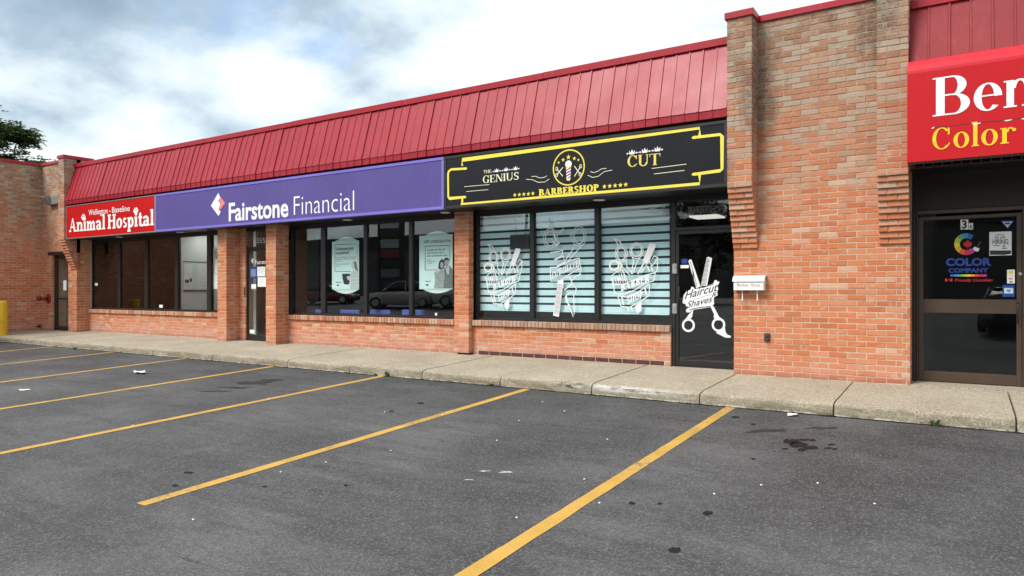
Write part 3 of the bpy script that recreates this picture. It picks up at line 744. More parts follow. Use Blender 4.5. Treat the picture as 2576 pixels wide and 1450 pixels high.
# mansard roof: one pan with its rib per piece
RX0, RX1 = XL1+.004, -2.925
def mansard(root, x0, x1, n, mat, fl, zb=3.82, tail=.9):
    deck = MB(); prof = [(-.315, zb), (-.315, zb+.12), (-.02, zb+1.16), (-.02, zb+1.25), (tail, zb+1.25), (tail, zb)]
    deck.add([(x, y, z) for x in (x0, x1) for y, z in prof], [tuple(range(6)), tuple(range(6, 12))[::-1]]+[(i, i+6, (i+1) % 6+6, (i+1) % 6) for i in range(6)])
    deck = deck.build('mansard_roof', mat, root)
    l = (x1-x0)/n; r = .030; h = .013
    sec = [(0, 0), (l-r, 0), (l-r+.004, h), (l-.004, h), (l, 0)]           # across the pan: distance along x, height off the slope
    path = [(-.330, zb, (-1, 0)), (-.330, zb+.115, (-1, 0)), (-.343, zb+.120, (-.96, .28)), (-.038, zb+1.17, (-.96, .28))]
    me = None
    vs_, fs = [], []
    for (y, z, nr) in path:
        for (a, q) in sec: vs_.append((a, y+nr[0]*q, z+nr[1]*q))
    for i in range(3):
        for j in range(4): a = i*5+j; fs.append((a, a+1, a+6, a+5))
    me = bpy.data.meshes.new('roof_panel'); me.from_pydata(vs_, [], fs); me.materials.append(mat)
    for i in range(n):
        o = link('roof_panel', me, (x0+i*l, random.uniform(-.0015, .0015), 0), deck)
        o.rotation_euler = (random.uniform(-.0012, .0012), 0, 0)
    k = max(1, int((x1-x0)/3.05)); fl_l = (x1-x0)/k
    for i in range(k):
        a, b = x0+i*fl_l, x0+(i+1)*fl_l-.004; q = .003*(i % 2)
        mb = MB(); mb.cbox(a, b, -.078-q, -.022, zb+1.15, zb+1.262+q, .004); mb.cbox(a, b, -.0215, .25, zb+1.252, zb+1.264+q, .002)
        for x in (a+.02, (a+b)/2): mb.lathe([(.006, 0), (.004, .004)], (x, -.078-q, zb+1.175), 8, 'y')
        mb.build('ridge_flashing', fl, deck)
    return deck
mansard(row_b, RX0, RX1, 93, M['roof_red'], M['flash_red'])
mb = MB().box(XW-4, 9, .9, 14, 4.9, 5.02); mb.build('roof_deck', M['dark_panel'], row_b)
# soffit and the fascia the sign boxes are fixed to
sf = MB().box(XL1+.002, -2.925, -.20, .62, SOFZ+.012, SOFZ+.06).box(XL1+.002, -2.925, -.19, -.10, SOFZ+.05, 3.83).build('soffit', M['black'], row_b)
for u, v in [(300.6, 597), (453, 585), (873.7, 554), (1122, 536), (1507, 504)]:
    d = ray(u, v); t = (SOFZ-CAMZ)/d[2]; x, y = d[0]*t, d[1]*t-CAMD; y = max(-.05, min(.2, y))
    o = MB().lathe([(.10, .012), (.105, 0), (.085, -.004), (.07, .008)], (x, y, SOFZ-.002), 20).build('downlight', M['white_metal'], sf, True)

# ================================================================ SHOPFRONT GLAZING
WY = .46; HEADZ = 2.735
def window(x0, x1, mull, z0, z1, glass, label=None):
    f = MB(); e = .05
    f.cbox(x0, x1, WY-.03, WY+.07, z0, z0+.045, .003); f.cbox(x0, x1, WY-.03, WY+.07, z1-.02, SOFZ+.011, .003)
    f.cbox(x0, x0+e, WY-.029, WY+.069, z0+.046, z1-.021, .003); f.cbox(x1-e, x1, WY-.029, WY+.069, z0+.046, z1-.021, .003)
    f = f.build('window', M['black_frame'], row_b)
    if label: f['label'] = label
    for a, b in mull: MB().cbox(a, b, WY-.034, WY+.066, z0+.046, z1-.021, .003).build('mullion', M['black_frame'], f)
    ed = [x0+e]+[q for m_ in mull for q in m_]+[x1-e]
    for i in range(0, len(ed), 2):
        MB().box(ed[i]-.004, ed[i+1]+.004, WY, WY+.008, z0+.04, z1-.015).build('pane', glass[i//2] if isinstance(glass, list) else glass, f)
        g = MB(); a, b = ed[i], ed[i+1]; zz0, zz1 = z0+.046, z1-.021; w = .016
        for q in ((a, a+w, zz0, zz1), (b-w, b, zz0, zz1), (a+w, b-w, zz0, zz0+w), (a+w, b-w, zz1-w, zz1)): g.box(q[0], q[1], WY-.012, WY-.001, q[2], q[3])
        g.build('glazing_bead', M['black'], f)
    return f
def ux(*q): return [(XU(a, WY), XU(b, WY)) for a, b in q]
WZ0 = .685
window(XL1+.003, PA0+.30, ux((298.5, 304.5), (366, 374), (442, 450), (523, 533)), WZ0, HEADZ, [M['glass_dark']]*3+[M['glass']]*2)
window(PB1+.003, PC0+.30, ux((809.5, 820.5), (917, 925.5), (1031, 1040)), WZ0, HEADZ, M['glass'])
window(PC1+.003, XU(1697, WY), ux((1335, 1345.5), (1498, 1509.5)), WZ0, HEADZ, M['glass'])

def door(root, name, x0, x1, y, z0, ztop, zhead, mat, glass, stile=.055, rail_b=.14, rail_t=.06, mid=None, transom=True, jamb=.05, soff=SOFZ, bead=None):
    """frame jambs, leaf with glazing, transom"""
    fr = MB(); fr.cbox(x0, x0+jamb, y-.03, y+.08, z0, zhead, .003); fr.cbox(x1-jamb, x1, y-.03, y+.08, z0, zhead, .003)
    fr.cbox(x0+jamb, x1-jamb, y-.03, y+.08, zhead-.05, zhead, .003); fr.cbox(x0+jamb, x1-jamb, y-.02, y+.08, z0-.03, z0+.02, .003)
    if transom: fr.cbox(x0+jamb, x1-jamb, y-.03, y+.08, ztop, ztop+.055, .003)
    fr = fr.build(name, mat, root)
    a, b = x0+jamb+.004, x1-jamb-.004; lf = MB(); t = ztop-.005
    lf.cbox(a, a+stile, y-.02, y+.025, z0+.024, t, .003); lf.cbox(b-stile, b, y-.02, y+.025, z0+.024, t, .003)
    lf.cbox(a+stile, b-stile, y-.0195, y+.0245, z0+.024, z0+.024+rail_b, .003); lf.cbox(a+stile, b-stile, y-.0195, y+.0245, t-rail_t, t, .003)
    if mid: lf.cbox(a+stile, b-stile, y-.0195, y+.0245, mid[0], mid[1], .003)
    lf.build('leaf', mat, fr)
    zs = [(z0+.02+rail_b, t-rail_t)] if not mid else [(z0+.02+rail_b, mid[0]+.003), (mid[1]-.003, t-rail_t)]
    for q in zs: MB().box(a+stile-.004, b-stile+.004, y+.001, y+.007, q[0], q[1]+.003).build('pane', glass, fr)
    if transom: MB().box(x0+jamb-.003, x1-jamb+.003, y+.02, y+.027, ztop+.05, zhead-.045).build('transom_pane', glass, fr)
    return fr
def pull(fr, x, y, z0, z1, mat, out=.06, side=-1, r=.011):
    MB().tube([(x, y, z0), (x, y-out*.7, z0+.004), (x, y-out, z0+.03), (x, y-out, z1-.03), (x, y-out*.7, z1-.004), (x, y, z1)], r, 8).build('handle', mat, fr, True)
# barbershop door
BY = .42
bd0 = XU(1693, BY); bdr = -2.925
dz = lambda v, u=1770, y=BY: PX(u, v, y)[1]
bdoor = door(row_b, 'door', bd0, bdr, BY, Z5(300, 1335, BY)[1], Z5(300, 318, BY)[1], Z5(300, 75, BY)[1], M['black_frame'], M['glass'], .05, .085, .055)
MB().box(bd0, bdr, BY-.02, BY+.1, Z5(300, 75, BY)[1]+.002, SOFZ+.011).build('head_panel', M['black'], bdoor)
for zy in (605, 898):
    x, z = Z5(104, zy, BY); MB().cbox(x-.042, x+.042, BY-.052, BY-.031, z-.085, z+.085, .012).lathe([(.016, .0), (.015, .012), (.010, .013)], (x+.012, BY-.052, z+.03), 12, 'y').build('lock_plate', M['steel'], bdoor)
x, _ = Z5(150, 800, BY); pull(bdoor, x-.02, BY-.02, Z5(150, 838, BY)[1], Z5(150, 735, BY)[1], M['black'])
# loan office door between the two pillars
OY = .42
od0, od1 = XU(616.5, OY), XU(690, OY)
odoor = door(row_b, 'door', od0, PB0+.12, OY, .02, Z2(1290, 655, OY)[1], Z2(1290, 508, OY)[1], M['black_frame'], M['glass'], .06, .12, .06)
MB().box(od0, PB0+.12, OY-.02, OY+.1, Z2(1290, 508, OY)[1]+.002, SOFZ+.011).build('head_panel', M['black'], odoor)
x, z = Z2(1227, 1050, OY); MB().cbox(x-.035, x+.035, OY-.05, OY-.031, z-.13, z+.13, .006).build('lock_plate', M['steel'], odoor)
pull(odoor, Z2(1222, 970, OY)[0]+.03, OY-.02, Z2(1222, 1003, OY)[1], Z2(1222, 938, OY)[1], M['black'])
# service door at the far left
SY = .10
sdoor = door(row_b, 'door', DX0+.012, DX1-.012, SY, 0, DTOP-.10, DTOP-.02, M['black_frame'], M['glass_door'], .06, .12, .06, transom=False)
MB().box(DX0+.07, DX1-.07, SY+.30, SY+.33, .05, DTOP-.1).build('inner_panel', M['int_grey'], sdoor) if 'int_grey' in M else None
MB().box(DX0-.22, DX1+.04, -.012, .09, DTOP-.018, DTOP+.085).build('lintel', M['black'], ew)
pull(sdoor, DX1-.10, SY-.02, .72, 1.02, M['black'], .07)
MB().box(DX0+.05, DX1-.05, SY-.03, SY-.022, .98, 1.02).build('push_bar', M['black'], sdoor)

# rooms behind the glass
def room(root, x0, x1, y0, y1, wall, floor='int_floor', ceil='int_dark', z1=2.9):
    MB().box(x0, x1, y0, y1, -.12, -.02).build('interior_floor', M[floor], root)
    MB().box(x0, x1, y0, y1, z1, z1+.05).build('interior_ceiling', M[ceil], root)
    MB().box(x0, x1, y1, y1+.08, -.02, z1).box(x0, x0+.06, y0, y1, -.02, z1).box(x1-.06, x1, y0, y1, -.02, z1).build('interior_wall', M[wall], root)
MB().box(-25, 9, 9.5, 9.7, -.3, 5).build('rear_wall', M['dark_panel'], row_b)
XP1 = XU(440, WY); XP2 = XU(1165, .5)
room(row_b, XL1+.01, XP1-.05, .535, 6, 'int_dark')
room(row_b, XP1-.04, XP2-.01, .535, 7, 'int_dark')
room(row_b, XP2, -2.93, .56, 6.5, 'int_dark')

# ================================================================ PAINT SHOP (right): brick pier, door, awning
paint = tag(empty('paint_shop', (0, .3, 0)), 'paint shop at the right edge: broad brick pier with two pilasters beside a bronze door', 'building')
QX0, QX1 = -2.92, -.60
pw = MB().box(QX0+MR, QX1-MR, MR, .62, -.2, TOPZ).build('pier_wall', M['mortar'], paint)
for k in range(-1, 65):
    z = k*.08+.005; up = z > 1.88
    x0 = QX0+.355+.002 if up else QX0
    if up: front_course(paint, pw, x0, QX1-.365, 0, z, k)
    elif k % 2 == 0: front_course(paint, pw, QX0, QX1, 0, z, 1); side_course(paint, pw, QX1, .1, .44, z, 1)
    else:
        front_course(paint, pw, QX0, QX1-.1, 0, z, 0)
        for a, b in row(0, .44, BL): add_brick(paint, pw, QX1-BD/2, (a+b)/2, z+BH/2, b-a, '+x', lift=0)
pilaster(paint, QX0, QX0+.355, lowz=1.885); pilaster(paint, QX1-.365, QX1, lowz=1.885)
mb = MB(); mb.cbox(QX0-.03, QX0+.385, -.39, .65, TOPZ+.001, TOPZ+.1, .006); mb.cbox(QX0+.386, QX1-.396, -.03, .65, TOPZ, TOPZ+.096, .006); mb.cbox(QX1-.395, QX1+.03, -.39, .65, TOPZ+.001, TOPZ+.1, .006)
mb.build('coping', M['flash_red'], paint)
flush_bricks(paint, 300)
# dark mason's outlet on the pier
mansard(paint, QX1+.004, 6.0, 29, M['panel_red'], M['flash_red'])
CY = .46
cz = lambda yy: Z7(460, yy, CY)[1]
cd0, cd1 = Z7(104, 700, CY)[0], Z7(834, 700, CY)[0]
AWB = 2.84
cdoor = door(paint, 'door', cd0, cd1, CY, .0, cz(192), cz(150), M['bronze'], M['glass_door'], .055, .135, .045, mid=(cz(862), cz(768)), transom=False, jamb=.02)
MB().box(QX1+.002, 6, CY-.02, CY+.1, cz(150)+.004, AWB+.02).build('head_panel', M['dark_panel'], paint)
MB().box(QX1+.002, cd0-.002, CY-.10, CY+.1, -.05, cz(150)+.004).build('side_jamb', M['dark_panel'], paint)
mb = MB().box(cd1+.005, cd1+.07, CY-.03, CY+.08, .0, cz(150)).box(cd1+.07, 5.5, CY-.03, CY+.08, .0, .1).box(cd1+.07, 5.5, CY-.03, CY+.08, cz(192), cz(150)).box(5.4, 5.5, CY-.03, CY+.08, .1, cz(192)).build('window', M['bronze'], paint)
MB().box(cd1+.07, 5.4, CY, CY+.008, .1, cz(192)).build('pane', M['glass'], mb)
x, _ = Z7(790, 850, CY); pull(cdoor, x, CY-.02, cz(918), cz(788), M['black'], .075, r=.010)
x, z = Z7(808, 594, CY); MB().lathe([(.020, 0), (.020, .008), (.014, .012)], (x, CY-.02, z), 14, 'y').build('lock_cylinder', M['steel'], cdoor)
MB().box(QX1, 8, -.02, 1.2, -.06, .012).build('threshold', M['concrete'], side)
room(paint, QX1+.03, 5.9, .565, 7.5, 'int_dark')
for x, y in [(-.9+.6, 2.0), (.1, 3.2), (.5, 4.6), (-.2, 4.8), (-.25, 6.2), (1.1, 2.4)]:
    o = MB().box(x-.55, x+.35, y, y+.16, 2.86, 2.895).build('ceiling_lamp', M['lamp_panel'], paint)

# awning sign box
AY = -.76
aw = tag(empty('awning_sign', (2.2, AY/2, AWB)), 'red awning sign box with white serif letters and amber lettering, upper right', 'sign')
prof = [(-.335, AWB+1.30)]+[(AY+.20-.20*math.sin(math.radians(a)), AWB+1.09+.20*math.cos(math.radians(a))) for a in range(10, 91, 10)]+[(AY, AWB)]
ax0, ax1 = XU(2282, AY), 5.6
mb = MB()
for i in range(len(prof)-1):
    (y0, z0), (y1, z1) = prof[i], prof[i+1]; n = 12
    for q in range(n):
        a, b = ax0+(ax1-ax0)*q/n, ax0+(ax1-ax0)*(q+1)/n
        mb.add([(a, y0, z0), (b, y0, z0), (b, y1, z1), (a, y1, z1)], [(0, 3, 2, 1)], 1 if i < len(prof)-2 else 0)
pp = prof+[(AY+.02, AWB), (-.335, AWB)]
mb.add([(ax0, y, z) for y, z in pp], [tuple(range(len(pp)))]); mb.add([(ax1, y, z) for y, z in pp], [tuple(range(len(pp)))[::-1]])
mb.build('canopy', [M['awning'], M['awning_lit_top']], aw, False)
mb = MB(); mb.cbox(ax0+.01, ax1, AY+.02, AY+.05, AWB-.022, AWB+.006, .003); mb.cbox(ax0+.01, ax1, -.36, -.335, AWB-.02, AWB+.006, .003)
for i in range(60): mb.box(ax0+.06+i*.1, ax0+.072+i*.1, AY+.05, -.36, AWB-.018, AWB+.004)
mb.box(ax0+.01, ax0+.05, AY+.05, -.36, AWB-.02, AWB+.004); mb.build('underside_grille', M['bronze'], aw)
MB().box(ax0+.03, 5.6, -.33, -.18, AWB+.0, 3.83).build('back_panel', M['dark_panel'], aw)
MB().box(QX1+.003, 6, -.19, .62, AWB+.021, AWB+.05).build('soffit', M['black'], paint)
mb = MB(); Y = AY-.004
for c, xa, xb in (('B', 312, 637), ('e', 657, 914), ('n', 915, 1200)):
    za = lambda x: 995-(x-310)*.121
    A, B = ZR(xa, za(xa), AY), ZR(xb, za(xb), AY); cap = ZR(315, 668, AY)[1]-ZR(315, 994, AY)[1]
    mb = MB(); put_serif(mb, c, A, B, cap, Y, .185, .038); mb.build('letter', M['white'], aw)
for c, xa, xb in (('C', 305, 467), ('o', 486, 628), ('l', 642, 712), ('o', 722, 872), ('r', 886, 1005)):
    za = lambda x: 1270-(x-385)*.088
    mb = MB(); A, B = ZR(xa, za(xa), AY), ZR(xb, za(xb), AY); cap = ZR(385, 1090, AY)[1]-ZR(385, 1270, AY)[1]
    put_serif(mb, c, A, B, cap*(1. if c == 'C' else 1.06), Y, .175, .045); mb.build('letter', M['sign_yellow'], aw)
mb = MB()      # torn vinyl seam
mb.ribbon([ZR(x, 1085-(x-310)*.105+random.uniform(-4, 4), AY) for x in range(330, 1180, 40)], .005, Y)
mb.build('torn_seam', M['ink'], aw)
mb = MB()
for x, l in ((300, 28), (640, 86), (915, 75), (1062, 60)):
    a = 1090-(x-310)*.105; mb.poly([ZR(x, a, AY), ZR(x+l, a-12, AY), ZR(x+l*.8, a-1, AY), ZR(x+l*.3, a+7, AY)], Y-.001)
mb.build('torn_flap', M['white'], aw)

# ================================================================ SIGN BOXES
SGY = -.30; SZ0, SZ1 = 2.79, 3.775
def sign_box(name, label, x0, x1, frame, face, fw=.035, depth=.10):
    r = tag(empty(name, ((x0+x1)/2, SGY, SZ0)), label, 'sign')
    f = MB(); f.cbox(x0, x1, SGY-.012, SGY+depth, SZ1-fw, SZ1, .004); f.cbox(x0, x1, SGY-.012, SGY+depth, SZ0, SZ0+fw, .004)
    f.cbox(x0, x0+fw, SGY-.0115, SGY+depth, SZ0+fw, SZ1-fw, .004); f.cbox(x1-fw, x1, SGY-.0115, SGY+depth, SZ0+fw, SZ1-fw, .004)
    f.build('cabinet', frame, r)
    n = 10; mb = MB(); vs_ = []
    MB().box(x0+fw-.004, x1-fw+.004, SGY, SGY+.02, SZ0+fw-.004, SZ1-fw+.004).build('face', face, r)
    return r
FY = SGY-.003
SX1 = XU(391, SGY); SX2 = XU(1117.5, SGY)
sgA = sign_box('shop_sign', 'red animal hospital sign with white lettering and paw prints, leftmost above the windows', XL1+.006, SX1-.004, M['silver'], M['face_red'], .028)
mb = MB(); 
for w_, a, b in (('Wellington', 455, 553), ('-', 561, 567), ('Baseline', 575, 666)):
    mb = MB(); put_text(mb, w_, Z1(a, 641-(a-455)*.109, FY), Z1(b, 641-(b-455)*.109, FY), (Z1(460, 613, FY)[1]-Z1(460, 641, FY)[1]), FY, .004); mb.build('lettering', M['white'], sgA)
mb = MB(); cap = Z1(370, 657, FY)[1]-Z1(370, 727, FY)[1]
put_serif(mb, 'Animal', Z1(355, 727, FY), Z1(541, 712, FY), cap, FY, .225, .12, .02); mb.build('lettering', M['white'], sgA)
mb = MB(); put_serif(mb, 'Hospital', Z1(553, 711, FY), Z1(791, 691, FY), cap, FY, .225, .12, .02); mb.build('lettering', M['white'], sgA)
for cx_, cy_ in ((428, 653), (697, 621)):
    mb = MB(); c = Z1(cx_, cy_+5, FY); mb.disc(c, .075, .055, FY-.001, 16)
    for dx, dz_ in ((-.095, .045), (-.038, .095), (.038, .098), (.095, .05)): mb.disc((c[0]+dx, c[1]+dz_), .030, .042, FY-.0012, 12)
    mb.build('paw_print', M['white'], sgA)
sgF = sign_box('shop_sign', 'long purple loan office sign with white lettering and a diamond logo', SX1, SX2-.004, M['frame_purple'], M['face_purple'], .055)
mb = MB(); put_text(mb, 'Fairstone', Z2(1093, 449, FY), Z2(1531, 415, FY), Z2(1097, 318, FY)[1]-Z2(1097, 449, FY)[1], FY, .022); mb.build('lettering', M['white'], sgF)
mb = MB(); put_text(mb, 'Financial', Z3(117, 244, FY), Z3(630, 203, FY), Z3(120, 86, FY)[1]-Z3(120, 244, FY)[1], FY, -.012); mb.build('lettering', M['white'], sgF)
mb = MB(); mb.poly([Z2(a, b, FY) for a, b in ((1016, 243), (1032, 278), (1016, 300), (1032, 325), (1016, 365), (1034, 380), (1018, 413), (962, 337))], FY); mb.build('logo_diamond', M['white'], sgF)
mb = MB(); mb.poly([Z2(a, b, FY) for a, b in ((1036, 277), (1067, 318), (1024, 372), (1018, 360), (1036, 326), (1022, 302))], FY-.001); mb.build('logo_arrow', M['coral'], sgF)
sgB = sign_box('shop_sign', 'black barbershop sign with a yellow scroll border and barber pole emblem', SX2, -2.928, M['black_frame'], M['face_black'], .05)
Zs = lambda *pts: [Z8(a, b, FY) for a, b in pts]
mb = MB(); bw = .043
for seg in (((215, 466), (215, 415), (2262, 140), (2262, 205)), ((205, 790), (215, 801), (2262, 620), (2262, 545)), ((215, 740), (215, 801)),
            ((240, 490), (120, 497), (98, 515), (93, 540), (95, 735), (105, 748), (240, 735)), ((2210, 222), (2440, 196), (2456, 212), (2456, 495), (2440, 508), (2210, 540))):
    mb.ribbon(Zs(*seg), bw, FY-.0005*len(seg))
for a, b in ((240, 490), (232, 736), (2222, 221), (2222, 538)): c = Z8(a, b, FY); mb.disc(c, .05, .024, FY-.004, 14)
mb.build('scroll_border', M['yellow'], sgB)
cc = Z8(1132, 480, FY); rr = .5*(Z8(1132, 325, FY)[1]-Z8(1132, 635, FY)[1])
mb = MB(); mb.ribbon([(cc[0]+rr*.97*math.cos(2*math.pi*k/48), cc[1]+rr*.97*math.sin(2*math.pi*k/48)) for k in range(48)], .022, FY, closed=True); mb.build('emblem_ring', M['yellow'], sgB)
for a, b, r in [(1131, 391, .046), (1085, 414, .036), (1181, 402, .036), (1046, 437, .027), (1216, 415, .027)]+[(668+i*39, 718-i*3.4, .040) for i in range(5)]+[(1441+i*46, 645-i*4.4, .042) for i in range(5)]:
    mb = MB(); star(mb, Z8(a, b, FY), r, FY); mb.build('star', M['yellow'], sgB)
mb = MB(); put_serif(mb, 'BARBERSHOP', Z8(876, 726, FY), Z8(1393, 682, FY), .9*(Z8(900, 664, FY)[1]-Z8(900, 727, FY)[1]), FY, .27, .11, .03); mb.build('lettering', M['yellow'], sgB)
mb = MB(); put_serif(mb, 'GENIUS', Z8(392, 616, FY), Z8(705, 583, FY), Z8(400, 553, FY)[1]-Z8(400, 616, FY)[1], FY, .17, .05); mb.build('lettering', M['cream'], sgB)
mb = MB(); put_serif(mb, 'THE', Z8(398, 531, FY), Z8(468, 525, FY), Z8(400, 505, FY)[1]-Z8(400, 532, FY)[1], FY, .16, .06); mb.build('lettering', M['cream'], sgB)
mb = MB(); put_serif(mb, 'CUT', Z8(1638, 477, FY), Z8(1928, 456, FY), Z8(1700, 380, FY)[1]-Z8(1700, 477, FY)[1], FY, .19, .055); mb.build('lettering', M['gold'], sgB)
def crowns(x0, y0, x1, y1, s):
    mb = MB(); mb.ribbon([Z8(x0, y0, FY), Z8(x1, y1, FY)], .007, FY)
    for i in range(3):
        t = .14+.36*i; c = Z8(x0+(x1-x0)*t, y0+(y1-y0)*t-5*s, FY); w = .036*s
        mb.poly([(c[0]+a*w, c[1]+b*w) for a, b in ((-1, -.7), (1, -.7), (1.15, .9), (.5, 0), (0, 1.25), (-.5, 0), (-1.15, .9))], FY-.001)
        for t2 in (t-.13, t+.13): mb.disc(Z8(x0+(x1-x0)*t2, y0+(y1-y0)*t2, FY), .011*s, .013*s, FY-.0015, 8)
    mb.build('crowns', M['white'], sgB)
crowns(480, 516, 706, 490, 1.0); crowns(1636, 362, 1942, 325, 1.15)
mb = MB()
for pts in (((232, 646), (450, 627)), ((250, 688), (440, 671)), ((1848, 489), (2148, 451)), ((1868, 536), (2132, 505)),
            ((812, 558), (850, 556), (880, 570), (920, 566), (945, 552)), ((765, 582), (820, 586), (870, 608), (925, 606), (965, 580)),
            ((1318, 515), (1350, 525), (1385, 512), (1420, 490), (1458, 488)), ((1296, 546), (1340, 566), (1390, 555), (1440, 515), (1508, 503))):
    MB().ribbon(Zs(*pts), .0085, FY).build('flourish', M['cream'], sgB)
mb = MB()
for (x0, y0, x1, y1, rings) in ((1083, 478, 1030, 545, 0), (1082, 555, 1030, 492, 1), (1182, 468, 1232, 540, 0), (1182, 558, 1236, 470, 1)):
    mb.ribbon(Zs((x0, y0), (x1, y1)), .014, FY-.0004*rings); c = Z8(x1, y1, FY)
    mb.ribbon([(c[0]+.022*math.cos(k*.63), c[1]+.03*math.sin(k*.63)) for k in range(10)], .009, FY-.001, closed=True)
mb.build('scissors_emblem', M['cream'], sgB)
pl = MB()
pl.poly(Zs((1110, 478), (1152, 474), (1148, 570), (1114, 574)), FY, 0)
for i in range(4):
    b = 490+i*25; pl.poly(Zs((1112, b+8), (1150, b-12), (1150, b), (1112, b+20)), FY-.001, 1+i % 2)
pl.disc(Z8(1131, 452, FY), .062, .064, FY-.001, 18, 0); pl.disc(Z8(1131, 582, FY), .035, .024, FY-.001, 12, 0)
pl.poly(Zs((1108, 472), (1154, 467), (1154, 477), (1108, 482)), FY-.002, 3); pl.poly(Zs((1112, 570), (1150, 566), (1150, 576), (1112, 580)), FY-.002, 3)
pl.build('barber_pole_emblem', [M['white'], M['redv'], M['blue'], M['gold']], sgB)

# ================================================================ BARBERSHOP WINDOW: blinds, decals
BLY = WY+.07
for i, (a, b, yb, lab) in enumerate(((107, 500, 940, 'left'), (540, 990, 950, 'middle'), (1032, 1552, 968, 'right'))):
    x0, x1 = Z4(a, 600, BLY)[0], Z4(b, 600, BLY)[0]; zb = Z4((a+b)/2, yb, BLY)[1]; zt = HEADZ-.03
    bl = tag(empty('zebra_blind', ((x0+x1)/2, BLY, zb)), 'pale striped roller blind in the %s pane of the barbershop window' % lab, 'blind', 'striped blinds in the barbershop window')
    MB().cbox(x0, x1, BLY-.012, BLY+.012, zb, zb+.028, .006).build('bottom_bar', M['blind'], bl)
    MB().box(x0, x1, BLY+.012, BLY+.014, zb+.02, zt).build('sheer', M['blind_gap'], bl)
    MB().cbox(x0, x1, BLY-.03, BLY+.03, zt, zt+.06, .01).build('roller', M['white_metal'], bl)
    z = zb+.032; k = 0
    while z < zt-.02:
        hgt = min(.097, zt-z); MB().box(x0, x1, BLY-.001, BLY+.001, z, z+hgt).build('fabric_band', M['blind'], bl); z += .1375; k += 1
# hanging panel between glass and blind, left pane
hp = tag(empty('hanging_panel', (Z4(422, 470, WY+.03)[0], WY+.03, Z4(422, 470, WY+.03)[1])), 'dark square panel hung on two cords inside the left barbershop pane', 'panel')
(x0, z1), (x1, z0) = Z4(350, 368, WY+.035), Z4(494, 470, WY+.035)
MB().cbox(x0, x1, WY+.02, WY+.045, z0, z1, .004).build('board', M['black'], hp)
mb = MB()
for a in (390, 462): x = Z4(a, 300, WY+.035)[0]; mb.tube([(x, WY+.033, z1-.01), (x, WY+.033, HEADZ-.02)], .004, 6)
mb.build('cord', M['black'], hp)
DY = WY-.0035
def ring(mb, Zz, c, rx, ry, w, y, n=22): mb.ribbon([Zz(c[0]+rx*math.cos(2*math.pi*k/n), c[1]+ry*math.sin(2*math.pi*k/n), y) for k in range(n)], w, y, closed=True)
def barber_decal(label, T):
    Zz = lambda a, b, y: Z4(*T(a, b), y)
    r = tag(empty('window_decal', (Zz(1280, 960, DY)[0], DY, Zz(1280, 960, DY)[1])), label, 'decal', 'white tool decals on the barbershop window')
    L_ = lambda w, *p, **k: mb.ribbon([Zz(a, b, DY) for a, b in p], w*1.45, DY-lay(), **k)
    F_ = lambda *p: mb.poly([Zz(a, b, DY) for a, b in p], DY-lay())
    mb = MB()
    for rx, ry, w in ((46, 62, .012), (33, 47, .018)): ring(mb, Zz, (1187, 508), rx, ry, w, DY); ring(mb, Zz, (1303, 484), rx+4, ry-2, w, DY-.0002)
    L_(.011, (1163, 462), (1160, 430), (1140, 405), (1132, 396)); L_(.011, (1195, 450), (1180, 420), (1155, 400), (1134, 395))
    L_(.010, (1178, 566), (1205, 620), (1250, 668)); L_(.010, (1222, 552), (1228, 600), (1272, 660)); L_(.010, (1268, 530), (1282, 560), (1262, 660)); L_(.010, (1332, 530), (1306, 570), (1276, 655))
    L_(.008, (1262, 500), (1250, 490), (1255, 475), (1268, 470))
    mb.build('scissors', M['white'], r); mb = MB()
    F_((1402, 428), (1446, 434), (1448, 452), (1388, 585), (1346, 572)); L_(.016, (1356, 580), (1312, 660)); L_(.009, (1380, 588), (1336, 655))
    mb.build('comb', M['white'], r); mb = MB()
    ring(mb, Zz, (1134, 596), 34, 34, .030, DY); L_(.009, (1112, 676), (1158, 640), (1196, 628), (1226, 700), (1240, 735))
    for i in range(6): L_(.010, (1120+i*17, 690-i*9), (1134+i*17, 738-i*3))
    F_((1150, 690), (1176, 682), (1186, 706), (1160, 714))
    L_(.022, (1165, 565), (1190, 590), (1180, 625)); mb.build('shaving_brush', M['white'], r); mb = MB()
    L_(.010, (1110, 680), (1125, 745), (1200, 738), (1290, 705), (1370, 670), (1445, 650)); L_(.010, (1140, 808), (1210, 812), (1290, 782), (1360, 735), (1432, 712)); L_(.010, (1125, 745), (1140, 808)); L_(.010, (1445, 650), (1432, 712))
    L_(.010, (1395, 560), (1420, 600), (1450, 560), (1462, 535), (1435, 525), (1422, 545)); L_(.010, (1462, 535), (1460, 620), (1445, 650)); L_(.02, (1385, 600), (1400, 640)); L_(.014, (1410, 600), (1425, 640))
    L_(.010, (1160, 826), (1230, 836), (1310, 800), (1400, 738)); L_(.010, (1185, 905), (1250, 912), (1330, 870), (1398, 822)); L_(.010, (1160, 826), (1185, 905)); L_(.010, (1400, 738), (1398, 822)); L_(.016, (1190, 830), (1205, 895)); L_(.016, (1365, 765), (1380, 820))
    F_((1290, 905), (1340, 870), (1338, 940), (1318, 955), (1302, 945)); L_(.010, (1235, 912), (1240, 945)); L_(.010, (1262, 905), (1272, 945)); L_(.014, (1215, 810), (1260, 790))
    mb.build('banner', M['white'], r); mb = MB()
    put_serif(mb, 'BARBER', Zz(1185, 792, DY), Zz(1400, 716, DY), Zz(1300, 690, DY)[1]-Zz(1300, 744, DY)[1], DY-.001, .27, .10); mb.build('lettering', M['white'], r); mb = MB()
    put_serif(mb, 'SHOP', Zz(1232, 890, DY), Zz(1350, 838, DY), Zz(1300, 810, DY)[1]-Zz(1300, 862, DY)[1], DY-.001, .26, .10); mb.build('lettering', M['white'], r)
barber_decal('white scissors, comb and banner decal on the right barbershop pane', lambda a, b: (a, b))
